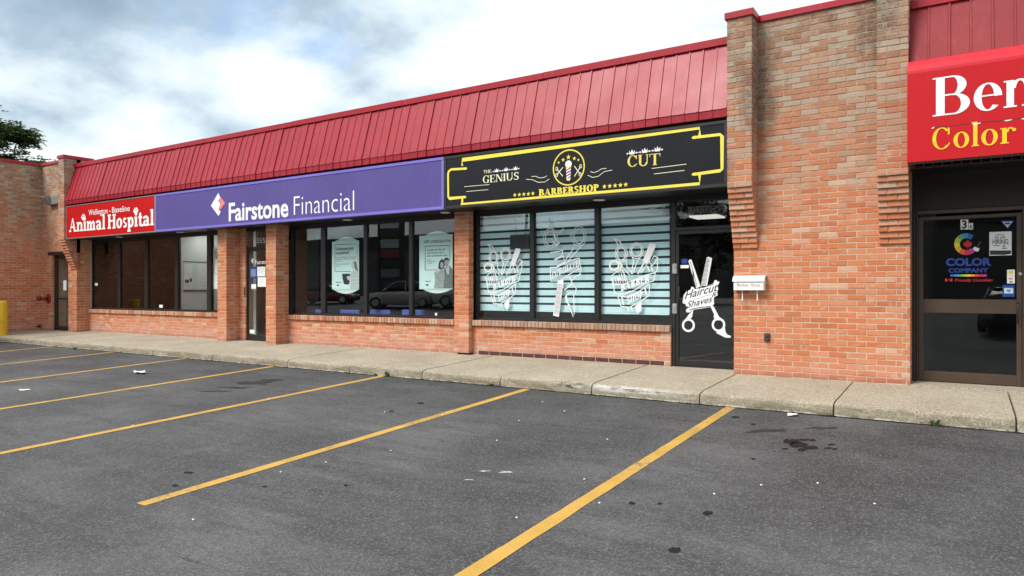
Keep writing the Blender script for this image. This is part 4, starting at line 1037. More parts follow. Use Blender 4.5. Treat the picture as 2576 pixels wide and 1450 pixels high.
barber_decal('smaller white scissors, comb and banner decal on the left barbershop pane', lambda a, b: (152+(a-1097)*.783, 435+(b-393)*.873))
r = tag(empty('window_decal', (Z4(770, 985, DY)[0], DY, Z4(770, 985, DY)[1])), 'tall white scissors and razor decal with a cut and shave banner, middle barbershop pane', 'decal', 'white tool decals on the barbershop window')
mb = MB(); L_ = lambda w, *p: mb.ribbon([Z4(a, b, DY) for a, b in p], w*1.45, DY-lay())
for rx, ry, w in ((54, 74, .012), (38, 56, .018)): ring(mb, Z4, (652, 392), rx, ry, w, DY); ring(mb, Z4, (868, 376), rx, ry, w, DY-.0002)
L_(.009, (640, 240), (650, 280), (640, 330)); L_(.009, (640, 240), (672, 290), (665, 330)); L_(.010, (690, 345), (720, 345), (752, 318)); L_(.010, (700, 372), (730, 352), (752, 318))
L_(.013, (672, 360), (700, 410), (720, 420), (690, 460)); L_(.013, (660, 400), (690, 440), (722, 430)); L_(.010, (840, 440), (800, 510), (762, 560)); L_(.010, (896, 440), (850, 490), (785, 565)); L_(.013, (650, 500), (720, 490), (745, 480), (740, 520), (690, 555)); L_(.011, (680, 550), (750, 530), (760, 570), (700, 605))
L_(.008, (812, 348), (800, 360), (803, 380))
mb.build('scissors', M['white'], r)
mb = MB(); L_(.010, (650, 610), (700, 610), (800, 560), (868, 540), (885, 640)); L_(.010, (650, 610), (655, 715), (720, 712), (800, 660), (872, 620)); L_(.009, (872, 545), (862, 620)); L_(.009, (870, 625), (880, 660), (830, 690), (810, 720))
mb.build('banner', M['white'], r)
mb = MB(); put_serif(mb, 'CUT SHAVE', Z4(664, 700, DY), Z4(862, 604, DY), Z4(760, 600, DY)[1]-Z4(760, 650, DY)[1], DY-.001, .26, .10); put_text(mb, '&', Z4(726, 662, DY), Z4(748, 652, DY), .07, DY-.001)
mb.build('lettering', M['white'], r)
mb = MB(); mb.poly([Z4(a, b, DY) for a, b in ((708, 716), (752, 704), (716, 985), (672, 974))], DY)
mb2 = MB()
for i in range(24):
    b = 742+i*9.6; t = i/24; mb2.poly([Z4(702-t*24, b, DY), Z4(740-t*24, b-3, DY), Z4(740-t*24, b+.5, DY), Z4(702-t*24, b+3.5, DY)], DY-.001)
mb.build('comb', M['white'], r); mb2.build('comb_teeth', M['ink_grey'], r)
mb = MB(); L_(.009, (770, 690), (800, 680), (815, 730), (848, 770), (840, 805), (800, 800), (765, 830), (826, 985), (832, 960), (828, 800)); L_(.009, (750, 760), (760, 780), (815, 735)); L_(.012, (775, 820), (772, 865), (800, 900)); mb.build('razor', M['white'], r)
# things on the window ledge inside
lg = tag(MB().cbox(*sorted((Z4(640, 990, .56)[0], Z4(765, 990, .56)[0])), .52, .60, .69, .735, .01).build('white_tray', M['white_metal']), 'low white tray on the ledge inside the middle barbershop pane', 'tray')

# ---- barbershop door decal and small stickers
GY = BY-.0025
r = tag(empty('door_decal', (Z5(330, 1100, GY)[0], GY, Z5(330, 1100, GY)[1])), 'white haircut and shaves decal of comb, razor and scissors on the black glass door', 'decal')
P5 = lambda *p: [Z5(a, b, GY) for a, b in p]
mb = MB(); mb.poly(P5((199, 548), (208, 536), (222, 538), (288, 735), (256, 748)), GY); mb.build('razor', M['white'], r)
mb = MB(); mb.ribbon(P5((212, 552), (232, 615), (238, 640), (262, 735)), .008, GY-.001); mb.poly(P5((228, 600), (236, 625), (242, 690), (255, 735), (246, 735), (232, 690)), GY-.0012); mb.build('razor_edge', M['ink'], r)
mb = MB(); mb.poly(P5((333, 523), (345, 517), (369, 524), (372, 534), (336, 728), (288, 735)), GY); mb.build('comb', M['white'], r)
mb = MB()
for i in range(22):
    t = i/22; y = 530+i*9.4; mb.poly(P5((332-t*44, y), (356-t*30, y+2), (356-t*30, y+5.5), (331-t*44, y+4)), GY-.001)
mb.build('comb_teeth', M['ink'], r)
mb = MB(); mb.poly(P5((155, 845), (163, 800), (185, 770), (215, 758), (222, 735), (238, 742), (245, 755), (300, 742), (360, 722), (385, 710), (390, 690), (408, 688), (410, 700), (426, 698), (424, 712), (414, 725), (418, 755), (410, 775), (414, 800), (386, 815), (386, 840), (388, 862), (372, 884), (300, 896), (236, 905), (205, 926), (185, 925), (180, 908), (196, 890), (180, 876), (178, 862), (160, 862)), GY-.0004); mb.build('banner', M['white'], r)
mb = MB(); put_text(mb, 'Haircut', Z5(172, 828, GY), Z5(418, 764, GY), Z5(300, 735, GY)[1]-Z5(300, 792, GY)[1], GY-.002, .006, .35); put_text(mb, 'Shaves', Z5(188, 893, GY), Z5(376, 846, GY), Z5(300, 822, GY)[1]-Z5(300, 868, GY)[1], GY-.002, .006, .35); put_text(mb, '&', Z5(372, 812, GY), Z5(404, 800, GY), .062, GY-.002, .004, .2)
mb.ribbon(P5((245, 828), (370, 792)), .004, GY-.002); mb.ribbon(P5((205, 908), (250, 895), (360, 880)), .012, GY-.002); mb.ribbon(P5((300, 745), (385, 718)), .010, GY-.002); mb.build('lettering', M['ink'], r)
mb = MB(); ring(mb, Z5, (199, 1020), 40, 42, .034, GY); mb.poly(P5((236, 905), (205, 938), (168, 985), (200, 985), (225, 960)), GY-.0006)
ring(mb, Z5, (420, 1016), 42, 44, .034, GY-.0002); mb.poly(P5((362, 884), (384, 880), (425, 958), (460, 985), (400, 985), (384, 960), (388, 940)), GY-.0008); mb.poly(P5((466, 1030), (472, 1070), (486, 1090), (512, 1098), (508, 1112), (470, 1110), (400, 1075), (430, 1060)), GY-.001)
mb.build('scissors', M['white'], r)
mb = MB(); ring(mb, Z5, (199, 1020), 30, 32, .004, GY-.002); ring(mb, Z5, (420, 1016), 32, 34, .004, GY-.002); mb.build('scissors_line', M['ink'], r)
def sheet(name, Zz, x0, y0, x1, y1, Y, mat, label=None, cat='notice', group=None, skew=None, parent=None, t=.001):
    (xa, za), (xb, zb) = Zz(x0, y0, Y), Zz(x1, y1, Y)
    o = MB().box(min(xa, xb), max(xa, xb), Y-t, Y, min(za, zb), max(za, zb)).build(name, mat, parent)
    if label: tag(o, label, cat, group)
    return o
o = sheet('sticker', Z5, 148, 533, 192, 566, GY, M['blue'], 'small blue sticker on the barbershop door glass', 'sticker')
o = sheet('sticker', Z5, 141, 578, 202, 600, GY, M['white'], 'narrow white sticker just below the blue one on the barbershop door', 'sticker')
mb = MB(); put_text(mb, 'BARBERSHOP', Z5(212, 200, BY+.017), Z5(447, 184, BY+.017), .105, BY+.0165, .01); mb.ribbon([Z5(a, b, BY+.017) for a, b in ((210, 165), (260, 148), (330, 142), (400, 146), (445, 160))], .010, BY+.0165); mb.ribbon([Z5(a, b, BY+.017) for a, b in ((240, 208), (330, 206), (420, 202))], .004, BY+.0165)
for x in (203, 458):
    for i in range(7): mb.ribbon([Z5(x-8, 150+i*9, BY+.017), Z5(x+8, 146+i*9, BY+.017)], .010, BY+.0165)
tag(mb.build('transom_lettering', M['frosted'] if 'frosted' in M else M['ink_light']), 'pale barbershop lettering on the transom glass over the barber door', 'lettering')
MB().box(Z5(225, 230, 4.5)[0], Z5(430, 230, 4.5)[0], 4.3, 4.9, 2.86, 2.895).build('ceiling_lamp', M['lamp_panel'], row_b)

# ================================================================ LOAN OFFICE: posters, door notices
PY_ = WY+.035
def poster(label, bx, by, px, py):
    (x0, zt), (x1, zb) = Z3(px[0], py[0], PY_), Z3(px[1], py[1], PY_)
    r = tag(empty('window_poster', ((x0+x1)/2, PY_, zb)), label, 'poster', 'posters in the loan office window')
    (a0, at), (a1, ab) = Z3(bx[0], by[0], PY_), Z3(bx[1], by[1], PY_)
    n = 14; arc = .12
    top = [(a0+(a1-a0)*i/n, at-arc*(2*i/n-1)**2) for i in range(n+1)]; bot = [(a1-(a1-a0)*i/n, ab+arc*.8*(2*i/n-1)**2) for i in range(n+1)]
    MB().poly(top+bot, PY_+.006).build('backing', M['poster_back'], r)
    MB().box(x0, x1, PY_-.001, PY_+.002, zb, zt).build('sheet', M['poster'], r)
    return r
Q = lambda *p: [Z3(a, b, PY_) for a, b in p]
TY = PY_-.0025
def lines(mb, rows, y=TY):
    for s, xa, ya, xb, yb, cap, off in rows: put_text(mb, s, Z3(xa, ya, PY_), Z3(xb, yb, PY_), Z3(xa, ya-cap, PY_)[1]-Z3(xa, ya, PY_)[1], y, off)
p1 = poster('pale poster of a woman with a bucket asking about an unexpected expense', (451, 668), (434, 912), (442, 671), (470, 873))
mb = MB(); lines(mb, [('Unexpected', 477, 543, 625, 535, 26, .02), ('expense?', 477, 577, 590, 571, 24, .02), ('Borrow up to $35,000 to cover unexpected', 477, 607, 646, 602, 8, .01), ('expenses. You could have your money as', 477, 622, 640, 617, 8, .01), ('soon as today.', 477, 637, 530, 635, 8, .01), ('Speak to a Lending Specialist', 477, 664, 590, 661, 8, .01), ('for details.', 477, 680, 515, 678, 8, .01), ('fairstone', 477, 820, 520, 817, 12, .02)])
mb.ribbon(Q((605, 722), (468, 722), (468, 494), (656, 489), (656, 640)), .010, TY); mb.poly(Q((484, 834), (500, 834), (500, 846), (484, 846)), TY); mb.build('lettering', M['ink'], p1)
mb = MB(); mb.poly(Q((527, 742), (598, 741), (590, 828), (570, 834), (542, 828)), TY, 0); mb.ribbon(Q((530, 748), (534, 790), (545, 800)), .006, TY-.0004, 0)
mb.poly(Q((604, 676), (612, 650), (632, 634), (650, 645), (660, 690), (664, 726), (645, 715), (632, 680)), TY-.0006, 1)                      # hair
mb.poly(Q((604, 672), (610, 648), (626, 640), (632, 668), (636, 700), (618, 705), (608, 690)), TY-.0009, 3)                                   # head tilted up
mb.poly(Q((600, 745), (618, 712), (640, 705), (664, 724), (668, 872), (592, 868), (600, 820)), TY-.0007, 3)                                   # checked shirt
for i in range(5): mb.ribbon(Q((606, 740+i*28), (666, 738+i*28)), .007, TY-.0011, 2)
for i in range(4): mb.ribbon(Q((612+i*15, 722), (608+i*16, 868)), .006, TY-.0013, 2)
mb.poly(Q((566, 770), (585, 758), (602, 775), (600, 800), (578, 795)), TY-.0012, 3); mb.build('printed_figure', [M['ink'], M['ink_grey'], M['ink_mid'], M['ink_light']], p1)
p2 = poster('pale debt consolidation poster of a couple embracing', (1202, 1464), (388, 908), (1184, 1467), (420, 872))
mb = MB(); lines(mb, [('DEBT CONSOLIDATION', 1222, 481, 1452, 472, 22, .018), ('Simplify your life and', 1249, 547, 1401, 540, 14, .015), ('your finances with a', 1249, 572, 1393, 566, 14, .015), ('debt consolidation loan.', 1249, 597, 1423, 590, 14, .015), ('Speak to a', 1249, 627, 1293, 625, 8, .01), ('Lending Specialist', 1249, 642, 1325, 639, 8, .01), ('for details.', 1249, 657, 1292, 655, 8, .01), ('fairstone', 1236, 812, 1278, 809, 12, .02)])
mb.ribbon(Q((1320, 709), (1234, 710), (1234, 508), (1440, 501), (1440, 615)), .010, TY); mb.poly(Q((1240, 830), (1262, 830), (1262, 843), (1240, 843)), TY); mb.build('lettering', M['ink'], p2)
mb = MB()
mb.poly(Q((1400, 690), (1440, 672), (1466, 700), (1467, 866), (1380, 866), (1385, 740)), TY, 1)                  # his jacket
mb.poly(Q((1408, 690), (1440, 678), (1436, 745), (1420, 745)), TY-.0004, 3)                                       # his shirt
mb.disc(Z3(1415, 645, PY_), .058, .088, TY-.0007, 18, 2); mb.poly(Q((1390, 640), (1396, 612), (1420, 603), (1440, 618), (1440, 645), (1432, 624), (1402, 628)), TY-.001, 0)
mb.poly(Q((1345, 690), (1352, 640), (1375, 614), (1398, 632), (1400, 668), (1392, 700), (1352, 705)), TY-.0011, 0)  # her hair
mb.disc(Z3(1376, 668, PY_), .045, .066, TY-.0014, 18, 2)
mb.poly(Q((1312, 735), (1330, 705), (1395, 705), (1400, 760), (1388, 866), (1310, 866), (1318, 790)), TY-.0012, 2)
mb.poly(Q((1316, 700), (1360, 702), (1362, 716), (1330, 735)), TY-.0016, 3); mb.ribbon(Q((1330, 740), (1350, 800), (1390, 810)), .010, TY-.0018, 1); mb.ribbon(Q((1366, 678), (1376, 683), (1386, 678)), .006, TY-.002, 3)
mb.build('printed_figures', [M['ink'], M['ink_grey'], M['ink_mid'], M['ink_light']], p2)
# notice beside window sill, card on pane
o = sheet('sticker', Z3, 1317, 1074, 1335, 1097, WY-.001, M['white'], 'tiny white sticker at the bottom of the right loan office pane', 'sticker')
for a, b, c, d, l in ((109, 905, 130, 925, 'tiny white sticker at the left edge of the leftmost dark pane'), (583, 1065, 608, 1087, 'tiny white sticker low on the third dark pane')):
    sheet('sticker', Z2, a, b, c, d, WY-.001, M['white'], l, 'sticker')
# blue waiting chairs, their backs just above the sill
for i, (a, b) in enumerate(((303, 410), (512, 680), (765, 942), (1038, 1230))):
    (x0, zt), (x1, _) = Z3(a, 1046, .75), Z3(b, 1046, .75)
    if x1-x0 < .3: x0 = x1-.5
    ch = tag(empty('waiting_chair', ((x0+x1)/2, .95, -.02)), 'blue padded chair back showing over the sill, %s of four in the loan office' % ('first', 'second', 'third', 'last')[i], 'chair', 'blue chairs in the loan office')
    MB().cbox(x0, x1, .72, .78, .42, zt, .02).build('backrest', M['chair_blue'], ch); MB().cbox(x0, x1, .76, 1.22, .36, .44, .02).build('seat', M['chair_blue'], ch)
    for lx in (x0+.03, x1-.05):
        for ly in (.76, 1.18): MB().box(lx, lx+.02, ly, ly+.02, -.02, .37).build('leg', M['black'], ch)
# white partition with notice board behind the fourth pane
XA, XB = XP1+.012, XP1+2.0
XD = XP1+.06; M['added_fill_panel'] = emit_mat('added_fill_diffuser', (.95, 1, .98), 2.2)  # glow for the added office panel
MB().box(XP1-.03, XD, WY+.075, 5.5, -.02, 2.9).build('partition', M['int_white'], row_b)
MB().box(XD, XU(644, 1.9), 1.9, 1.96, -.02, 2.9).build('partition', M['int_white'], row_b)
def ZD(a, b):                                    # on the party wall, which runs back from the glass
    d = ray((300+a*.5103)/1.49068, (600+b*.5103)/1.49068); t = (XD+.01)/d[0]; return (d[1]*t-CAMD, d[2]*t+CAMZ)
def wall_sheet(name, a, b, c, d, x0, x1, mat, parent):
    (y0, z1), (y1, z0) = ZD(a, b), ZD(c, d); return MB().box(x0, x1, min(y0, y1), max(y0, y1), min(z0, z1), max(z0, z1)).build(name, mat, parent)
nb = tag(empty('notice_board', (XD, ZD(847, 965)[0], ZD(847, 965)[1])), 'grey railed notice board with papers on the white wall behind the fourth pane', 'notice board')
MB().box(XD+.25, XD+1.15, .95, 1.55, 2.87, 2.895).build('ceiling_lamp', M['added_fill_panel'], row_b)  # unseen glowing panel, added to brighten the white party wall
wall_sheet('board', 762, 748, 935, 968, XD, XD+.010, M['poster_back'], nb)
wall_sheet('rail', 760, 745, 936, 757, XD, XD+.02, M['plastic_grey'], nb); wall_sheet('rail', 760, 956, 936, 968, XD, XD+.02, M['plastic_grey'], nb)
for a, b, c, d in ((768, 764, 826, 835), (765, 842, 825, 950), (862, 775, 932, 952)): wall_sheet('paper', a, b, c, d, XD+.011, XD+.013, M['paper'], nb)
for a, b, c, d in ((772, 880, 800, 905), (806, 870, 822, 898)): wall_sheet('print', a, b, c, d, XD+.0135, XD+.0145, M['ink'], nb)
for i in range(9): wall_sheet('print', 870, 795+i*16, 925, 797+i*16, XD+.0135, XD+.0145, M['ink_mid'], nb)
for i in range(3): wall_sheet('print', 776, 914+i*9, 815, 916+i*9, XD+.0135, XD+.0145, M['ink_mid'], nb)
wp_ = tag(empty('window_poster', (Z2(995, 950, WY+.04)[0], WY+.04, Z2(995, 950, WY+.04)[1])), 'narrow strip of a white poster half hidden by the pillar left of the office door', 'poster')
(x0, z1), (x1, z0) = Z2(977, 645, WY+.04), Z2(1060, 948, WY+.04); MB().box(x0, x1, WY+.04, WY+.043, z0, z1).build('sheet', M['paper'], wp_)
mb = MB(); mb.ribbon([Z2(a, b, WY+.04) for a, b in ((1040, 840), (987, 838), (987, 665), (1040, 660))], .010, WY+.038); put_text(mb, 'Pe', Z2(994, 698, WY+.04), Z2(1016, 697, WY+.04), .08, WY+.038, .02); put_text(mb, '$5', Z2(994, 724, WY+.04), Z2(1016, 723, WY+.04), .08, WY+.038, .02); mb.build('lettering', M['ink'], wp_)
NY = OY-.003
mb = MB(); put_text(mb, '555', Z2(1297, 612, OY+.016), Z2(1360, 610, OY+.016), .125, OY+.016, .01); tag(mb.build('street_number', M['ink_light']), 'pale street number 555 on the glass above the loan office door', 'number')
mb = MB(); put_text(mb, 'Fairstone', Z2(1286, 768, NY), Z2(1408, 762, NY), .10, NY, .012); mb.poly([Z2(a, b, NY) for a, b in ((1267, 722), (1276, 735), (1268, 745), (1276, 752), (1268, 762), (1257, 743))], NY); tag(mb.build('door_lettering', M['white']), 'white company lettering and diamond logo on the loan office door', 'lettering')
o = sheet('notice', Z2, 1250, 786, 1300, 872, NY, M['blue'], 'navy opening hours card on the loan office door', 'notice')
mb = MB()
for i in range(7): mb.ribbon([Z2(1256, 806+i*8, NY), Z2(1292, 805+i*8, NY)], .010, NY-.0015)
mb.build('print', M['ink_light'], o)
for a, b, c, d, l in ((1302, 786, 1362, 856, 'upper white notice on the loan office door'), (1306, 863, 1366, 933, 'lower white notice on the loan office door'), (1259, 914, 1294, 948, 'small white notice below the navy card on the loan office door'), (1248, 1248, 1282, 1277, 'small pale sticker at the foot of the loan office door')):
    o = sheet('notice', Z2, a, b, c, d, NY, M['paper'], l, 'notice')
    mb = MB()
    for i in range(4): mb.ribbon([Z2(a+8, b+14+i*9, NY), Z2(c-10, b+13+i*9, NY)], .005, NY-.0015)
    mb.build('print', M['ink_light'], o)
sheet('notice', Z1, 325, 975, 341, 1026, SY-.035, M['paper'], 'white notice taped to the service door by the corner', 'notice')

# ================================================================ PAINT SHOP DOOR GRAPHICS
CG = CY-.003; P7 = lambda *p: [Z7(a, b, CG) for a, b in p]
r = tag(empty('door_number', (Z7(445, 293, CG)[0], CG, Z7(445, 293, CG)[1])), 'black 3A on white squares at the top of the bronze door', 'number')
MB().poly(P7((402, 226), (455, 224), (456, 292), (403, 293)), CG).poly(P7((458, 250), (487, 248), (488, 292), (459, 293)), CG).build('backing', M['white'], r)
mb = MB(); put_text(mb, '3', Z7(411, 285, CG), Z7(445, 285, CG), .107, CG-.002, .03); put_text(mb, 'A', Z7(462, 288, CG), Z7(484, 288, CG), .058, CG-.002, .01); mb.build('lettering', M['ink'], r)
r = tag(empty('door_decal', (Z7(460, 650, CG)[0], CG, Z7(460, 650, CG)[1])), 'rainbow letter C logo with maple leaf and blue lettering on the bronze door', 'decal')
cols = [('c1', (.02,.12,.45)), ('c2', (.03,.28,.60)), ('c3', (.10,.42,.12)), ('c4', (.38,.55,.03)), ('c5', (.75,.60,.02)), ('c6', (.72,.35,.02)), ('c7', (.65,.10,.02)), ('c8', (.55,.02,.06)), ('c9', (.45,.03,.30))]
cm = [plain('rainbow_'+n, c, .5, .08) for n, c in cols]
mb = MB(); n = 36
for i in range(n):
    q = []
    for a_, rx, ry in ((50+270*i/n, 81, 74), (50+270*(i+1)/n, 81, 74), (50+270*(i+1)/n, 44, 40), (50+270*i/n, 44, 40)):
        q.append(Z7(441+rx*math.cos(math.radians(a_)), 392-ry*math.sin(math.radians(a_)), CG))
    mb.poly(q, CG, min(8, i*9//n))
mb.build('letter_c', cm, r)
leaf = [(0, 1), (.12, .72), (.28, .78), (.22, .42), (.45, .62), (.52, .50), (.82, .54), (.72, .30), (.98, .16), (.60, -.14), (.64, -.34), (.12, -.26), (.10, -.62), (-.10, -.62), (-.12, -.26), (-.64, -.34), (-.60, -.14), (-.98, .16), (-.72, .30), (-.82, .54), (-.52, .50), (-.45, .62), (-.22, .42), (-.28, .78), (-.12, .72)]
mb = MB(); mb.poly([Z7(451+34*a, 398-40*b, CG) for a, b in leaf], CG-.0012); mb.build('maple_leaf', M['redv'], r)
mb = MB(); mb.poly(P7((500, 405), (534, 418), (522, 442), (505, 440), (485, 425)), CG-.001, 0); mb.poly(P7((498, 402), (537, 417), (535, 424), (496, 409)), CG-.002, 1); mb.ribbon(P7((520, 408), (530, 385), (542, 376)), .016, CG-.0022, 1); mb.build('paint_brush', [M['white'], M['bronze']], r)
mb = MB(); put_text(mb, 'COLOR', Z7(302, 538, CG), Z7(613, 536, CG), Z7(320, 488, CG)[1]-Z7(320, 538, CG)[1], CG, .045); mb.build('lettering', M['blue'], r); mb = MB(); put_text(mb, 'COMPANY', Z7(320, 586, CG), Z7(592, 584, CG), Z7(320, 556, CG)[1]-Z7(320, 586, CG)[1], CG, .03); mb.build('lettering', M['blue'], r)
mb = MB()
for i in range(9): mb.poly(P7((333+i*27.5, 598), (333+(i+1)*27.5, 598), (333+(i+1)*27.5, 612), (333+i*27.5, 612)), CG, i)
mb.build('rainbow_bar', cm, r)
mb = MB(); put_text(mb, 'Proudly Canadian', Z7(364, 646, CG), Z7(620, 645, CG), Z7(370, 627, CG)[1]-Z7(370, 646, CG)[1], CG, .01, .25); mb.poly(P7((298, 626), (311, 626), (311, 646), (298, 646)), CG); mb.poly(P7((334, 626), (347, 626), (347, 646), (334, 646)), CG); mb.poly([Z7(322+7*a, 637-8*b, CG) for a, b in leaf], CG); mb.build('lettering', M['redv'], r)
o = sheet('notice', Z7, 598, 310, 750, 467, CG, M['paper'], 'white we are hiring notice on the bronze door', 'notice')
mb = MB(); put_text(mb, 'WE ARE', Z7(632, 358, CG), Z7(708, 357, CG), .040, CG-.002, .0); put_text(mb, 'HIRING', Z7(620, 391, CG), Z7(727, 390, CG), .060, CG-.002, .015); mb.poly(P7((602, 435), (746, 435), (746, 458), (700, 465), (602, 465)), CG-.002); mb.ribbon(P7((625, 402), (668, 402)), .008, CG-.002); mb.ribbon(P7((640, 328), (700, 328)), .006, CG-.002); mb.ribbon(P7((682, 421), (718, 420)), .010, CG-.002); ring(mb, Z7, (697, 405), 7, 7, .006, CG-.002); mb.build('print', M['ink'], o)
mb = MB(); mb.poly(P7((675, 233), (768, 231), (722, 290)), CG, 0); mb.poly(P7((686, 240), (757, 238), (722, 280)), CG-.001, 1); mb.poly(P7((700, 246), (745, 245), (735, 258), (710, 258)), CG-.002, 0); tag(mb.build('sticker', [M['blue'], M['ink_light']]), 'blue edged triangular sticker at the top of the bronze door', 'sticker')
o = sheet('sticker', Z7, 719, 566, 771, 659, CG, M['white'], 'white payment cards sticker on the bronze door', 'sticker')
mb = MB(); mb.poly(P7((730, 574), (760, 572), (757, 594), (728, 596)), CG-.002, 0); mb.poly(P7((728, 620), (758, 620), (758, 634), (728, 634)), CG-.002, 1); mb.poly(P7((734, 642), (756, 642), (756, 654), (734, 654)), CG-.002, 2); mb.poly(P7((728, 603), (760, 603), (760, 611), (728, 611)), CG-.002, 3); mb.build('print', [M['sign_yellow'], M['coral'], cm[1], M['ink_light']], o)
o = sheet('sticker', Z7, 688, 669, 770, 750, CG, M['blue'], 'square blue and white sticker beside the pull handle of the bronze door', 'sticker')
mb = MB(); mb.poly(P7((699, 690), (760, 690), (760, 727), (699, 727)), CG-.002, 0); mb.poly(P7((712, 700), (748, 700), (738, 718), (722, 718)), CG-.003, 1); mb.build('print', [M['ink_light'], cm[1]], o)

# ================================================================ FITTINGS ON THE BRICK
mbx = tag(empty('letter_box', (Z5(642, 765, -.12)[0], -.06, Z5(642, 765, -.12)[1])), 'white metal letter box lettered Barber Shop on the brick pier', 'letter box')
(x0, z1), (x1, z0) = Z5(530, 690, -.13), Z5(752, 764, -.13)
MB().cbox(x0, x1, -.13, -.006, z0, z1+.03, .006).build('body', M['white_metal'], mbx)
mb = MB(); zt = Z5(640, 660, -.10)[1]; prof = [(-.006, zt+.012), (-.075, zt+.010), (-.140, z1+.028), (-.148, z1-.018), (-.140, z1-.018), (-.132, z1+.02), (-.07, zt-.002), (-.006, zt)]
mb.add([(x, y, z) for x in (x0-.012, x1+.014) for y, z in prof], [tuple(range(8)), tuple(range(8, 16))[::-1]]+[(i, i+8, (i+1) % 8+8, (i+1) % 8) for i in range(8)]); mb.build('lid', M['white_metal'], mbx)
mb = MB(); put_text(mb, 'Barber Shop', Z5(556, 734, -.132), Z5(724, 734, -.132), Z5(560, 714, -.132)[1]-Z5(560, 734, -.132)[1], -.1325, .0); mb.build('lettering', plain('brown_marker', (.30,.20,.12), .7, .1), mbx)
for a in (596, 706):
    x, zz = Z5(a, 845, -.09); MB().tube([(x-.012, -.06, z0+.01), (x-.006, -.07, z0-.08), (x, -.085, zz), (x+.002, -.115, zz+.006), (x+.002, -.125, zz+.035)], .0075, 8).build('hook', M['white_metal'], mbx, True)
ob = tag(empty('outlet_box', (Z5(775, 1108, -.04)[0], -.03, Z5(775, 1138, -.04)[1])), 'small grey weatherproof outlet on the brick pier low by the barber door', 'outlet')
x, z = Z5(775, 1108, -.03); MB().cbox(x-.042, x+.042, -.030, .004, z-.062, z+.062, .012).build('plate', M['plastic_grey'], ob)
for q in (-.027, .027): MB().lathe([(.024, 0), (.024, .012), (.020, .018), (.012, .019)], (x, -.030, z+q), 14, 'y').build('cover', M['plastic_grey'], ob)
# wall pack lamp and fire hose connection by the service door
(x0, z1), (x1, z0) = Z1(238, 548, -.12), Z1(298, 590, -.12)
wl = tag(empty('wall_lamp', ((x0+x1)/2, -.06, z0)), 'weathered grey floodlight fixed to the brick above the service door', 'lamp')
MB().cbox(x0+.02, x1+.03, -.14, 0, z0+.05, z1, .012).build('housing', plain('galvanised_grey', (.20,.195,.18), .6, .4, 14), wl)
MB().add([(x0+.02, -.14, z0+.05), (x0+.30, -.14, z0+.05), (x0+.30, -.30, z1-.03), (x0+.02, -.30, z1-.03), (x0+.02, -.14, z1), (x0+.30, -.14, z1), (x0+.30, -.30, z1), (x0+.02, -.30, z1)], [(0, 1, 2, 3), (4, 7, 6, 5), (0, 3, 7, 4), (1, 5, 6, 2), (3, 2, 6, 7), (0, 4, 5, 1)]).build('visor', M['silver'], wl)
x, z = Z1(232, 1067, -.08)
fd = tag(empty('hose_connection', (x, -.05, z)), 'dark red fire hose connection on the wall left of the service door', 'hose connection')
MB().lathe([(.15, 0), (.15, .02), (.10, .035), (.05, .05)], (x+.05, 0, z), 20, 'y').build('flange', M['fdc_red'], fd, True)
MB().tube([(x+.05, -.03, z), (x+.03, -.12, z), (x-.02, -.22, z)], .055, 12).build('pipe', M['fdc_red'], fd, True); MB().lathe([(.075, 0), (.08, .02), (.08, .06), (.06, .075)], (x-.02, -.22, z), 14, 'y').build('cap', M['fdc_red'], fd, True)
# bollard
bx, by, bz = PG(6, 857); by = max(by, -2.3)
bo = tag(empty('bollard', (bx-.04, by, lot_z(by))), 'yellow painted steel bollard at the left end of the kerb', 'bollard')
MB().lathe([(.150, 0), (.155, .03), (.15, .06), (.15, 1.14), (.142, 1.165), (.12, 1.18), (.02, 1.19)], (bx-.04, by, lot_z(by)-.02), 24).build('post', M['bollard'], bo, True)
# rooftop unit behind the parapet
x = -25.3; ru = tag(empty('rooftop_unit', (-24.4, 3.2, 5.0)), 'pale rooftop unit just showing over the corner parapet at the far left', 'rooftop unit')
MB().cbox(-25.6, -22.9, 2.6, 4.0, 5.03, 5.62, .02).build('casing', M['silver'], ru); MB().box(-25.65, -22.85, 2.55, 4.05, 5.63, 5.68).build('lid', M['dark_panel'], ru)
MB().tube([(-24.0, 2.5, 5.02), (-24.0, 2.5, 5.72), (-23.93, 2.5, 5.80), (-23.9, 2.5, 5.72)], .02, 8).build('vent_hook', M['silver'], ru)

# ================================================================ WEEDS, LITTER
M['weed'] = plain('weed_green', (.075,.14,.022), .7, .35, 20); M['weed_dark'] = plain('weed_dark', (.022,.045,.012), .7, .35, 20)
def weed(label, p, h, n, mat, w=.012, spread=.8):
    mb = MB(); rd = random.Random(hash(label) % 1000 if False else len(label)*7+n)
    for i in range(n):
        a = rd.uniform(0, 6.28); L_ = h*rd.uniform(.5, 1.1); lean = rd.uniform(.15, spread); q = Vector((math.cos(a), math.sin(a), 0)); s = Vector((-q.y, q.x, 0))*w*rd.uniform(.6, 1.2)
        b = Vector(p)+q*rd.uniform(0, .03); m_ = b+q*L_*lean*.45+Vector((0, 0, L_*.6)); e = b+q*L_*lean+Vector((0, 0, L_*rd.uniform(.6, .95)))
        mb.add([b-s*.4, b+s*.4, m_+s, m_-s, e], [(0, 1, 2, 3), (3, 2, 4)])
    tag(mb.build('weed', mat), label, 'weed', 'weeds along the kerb')
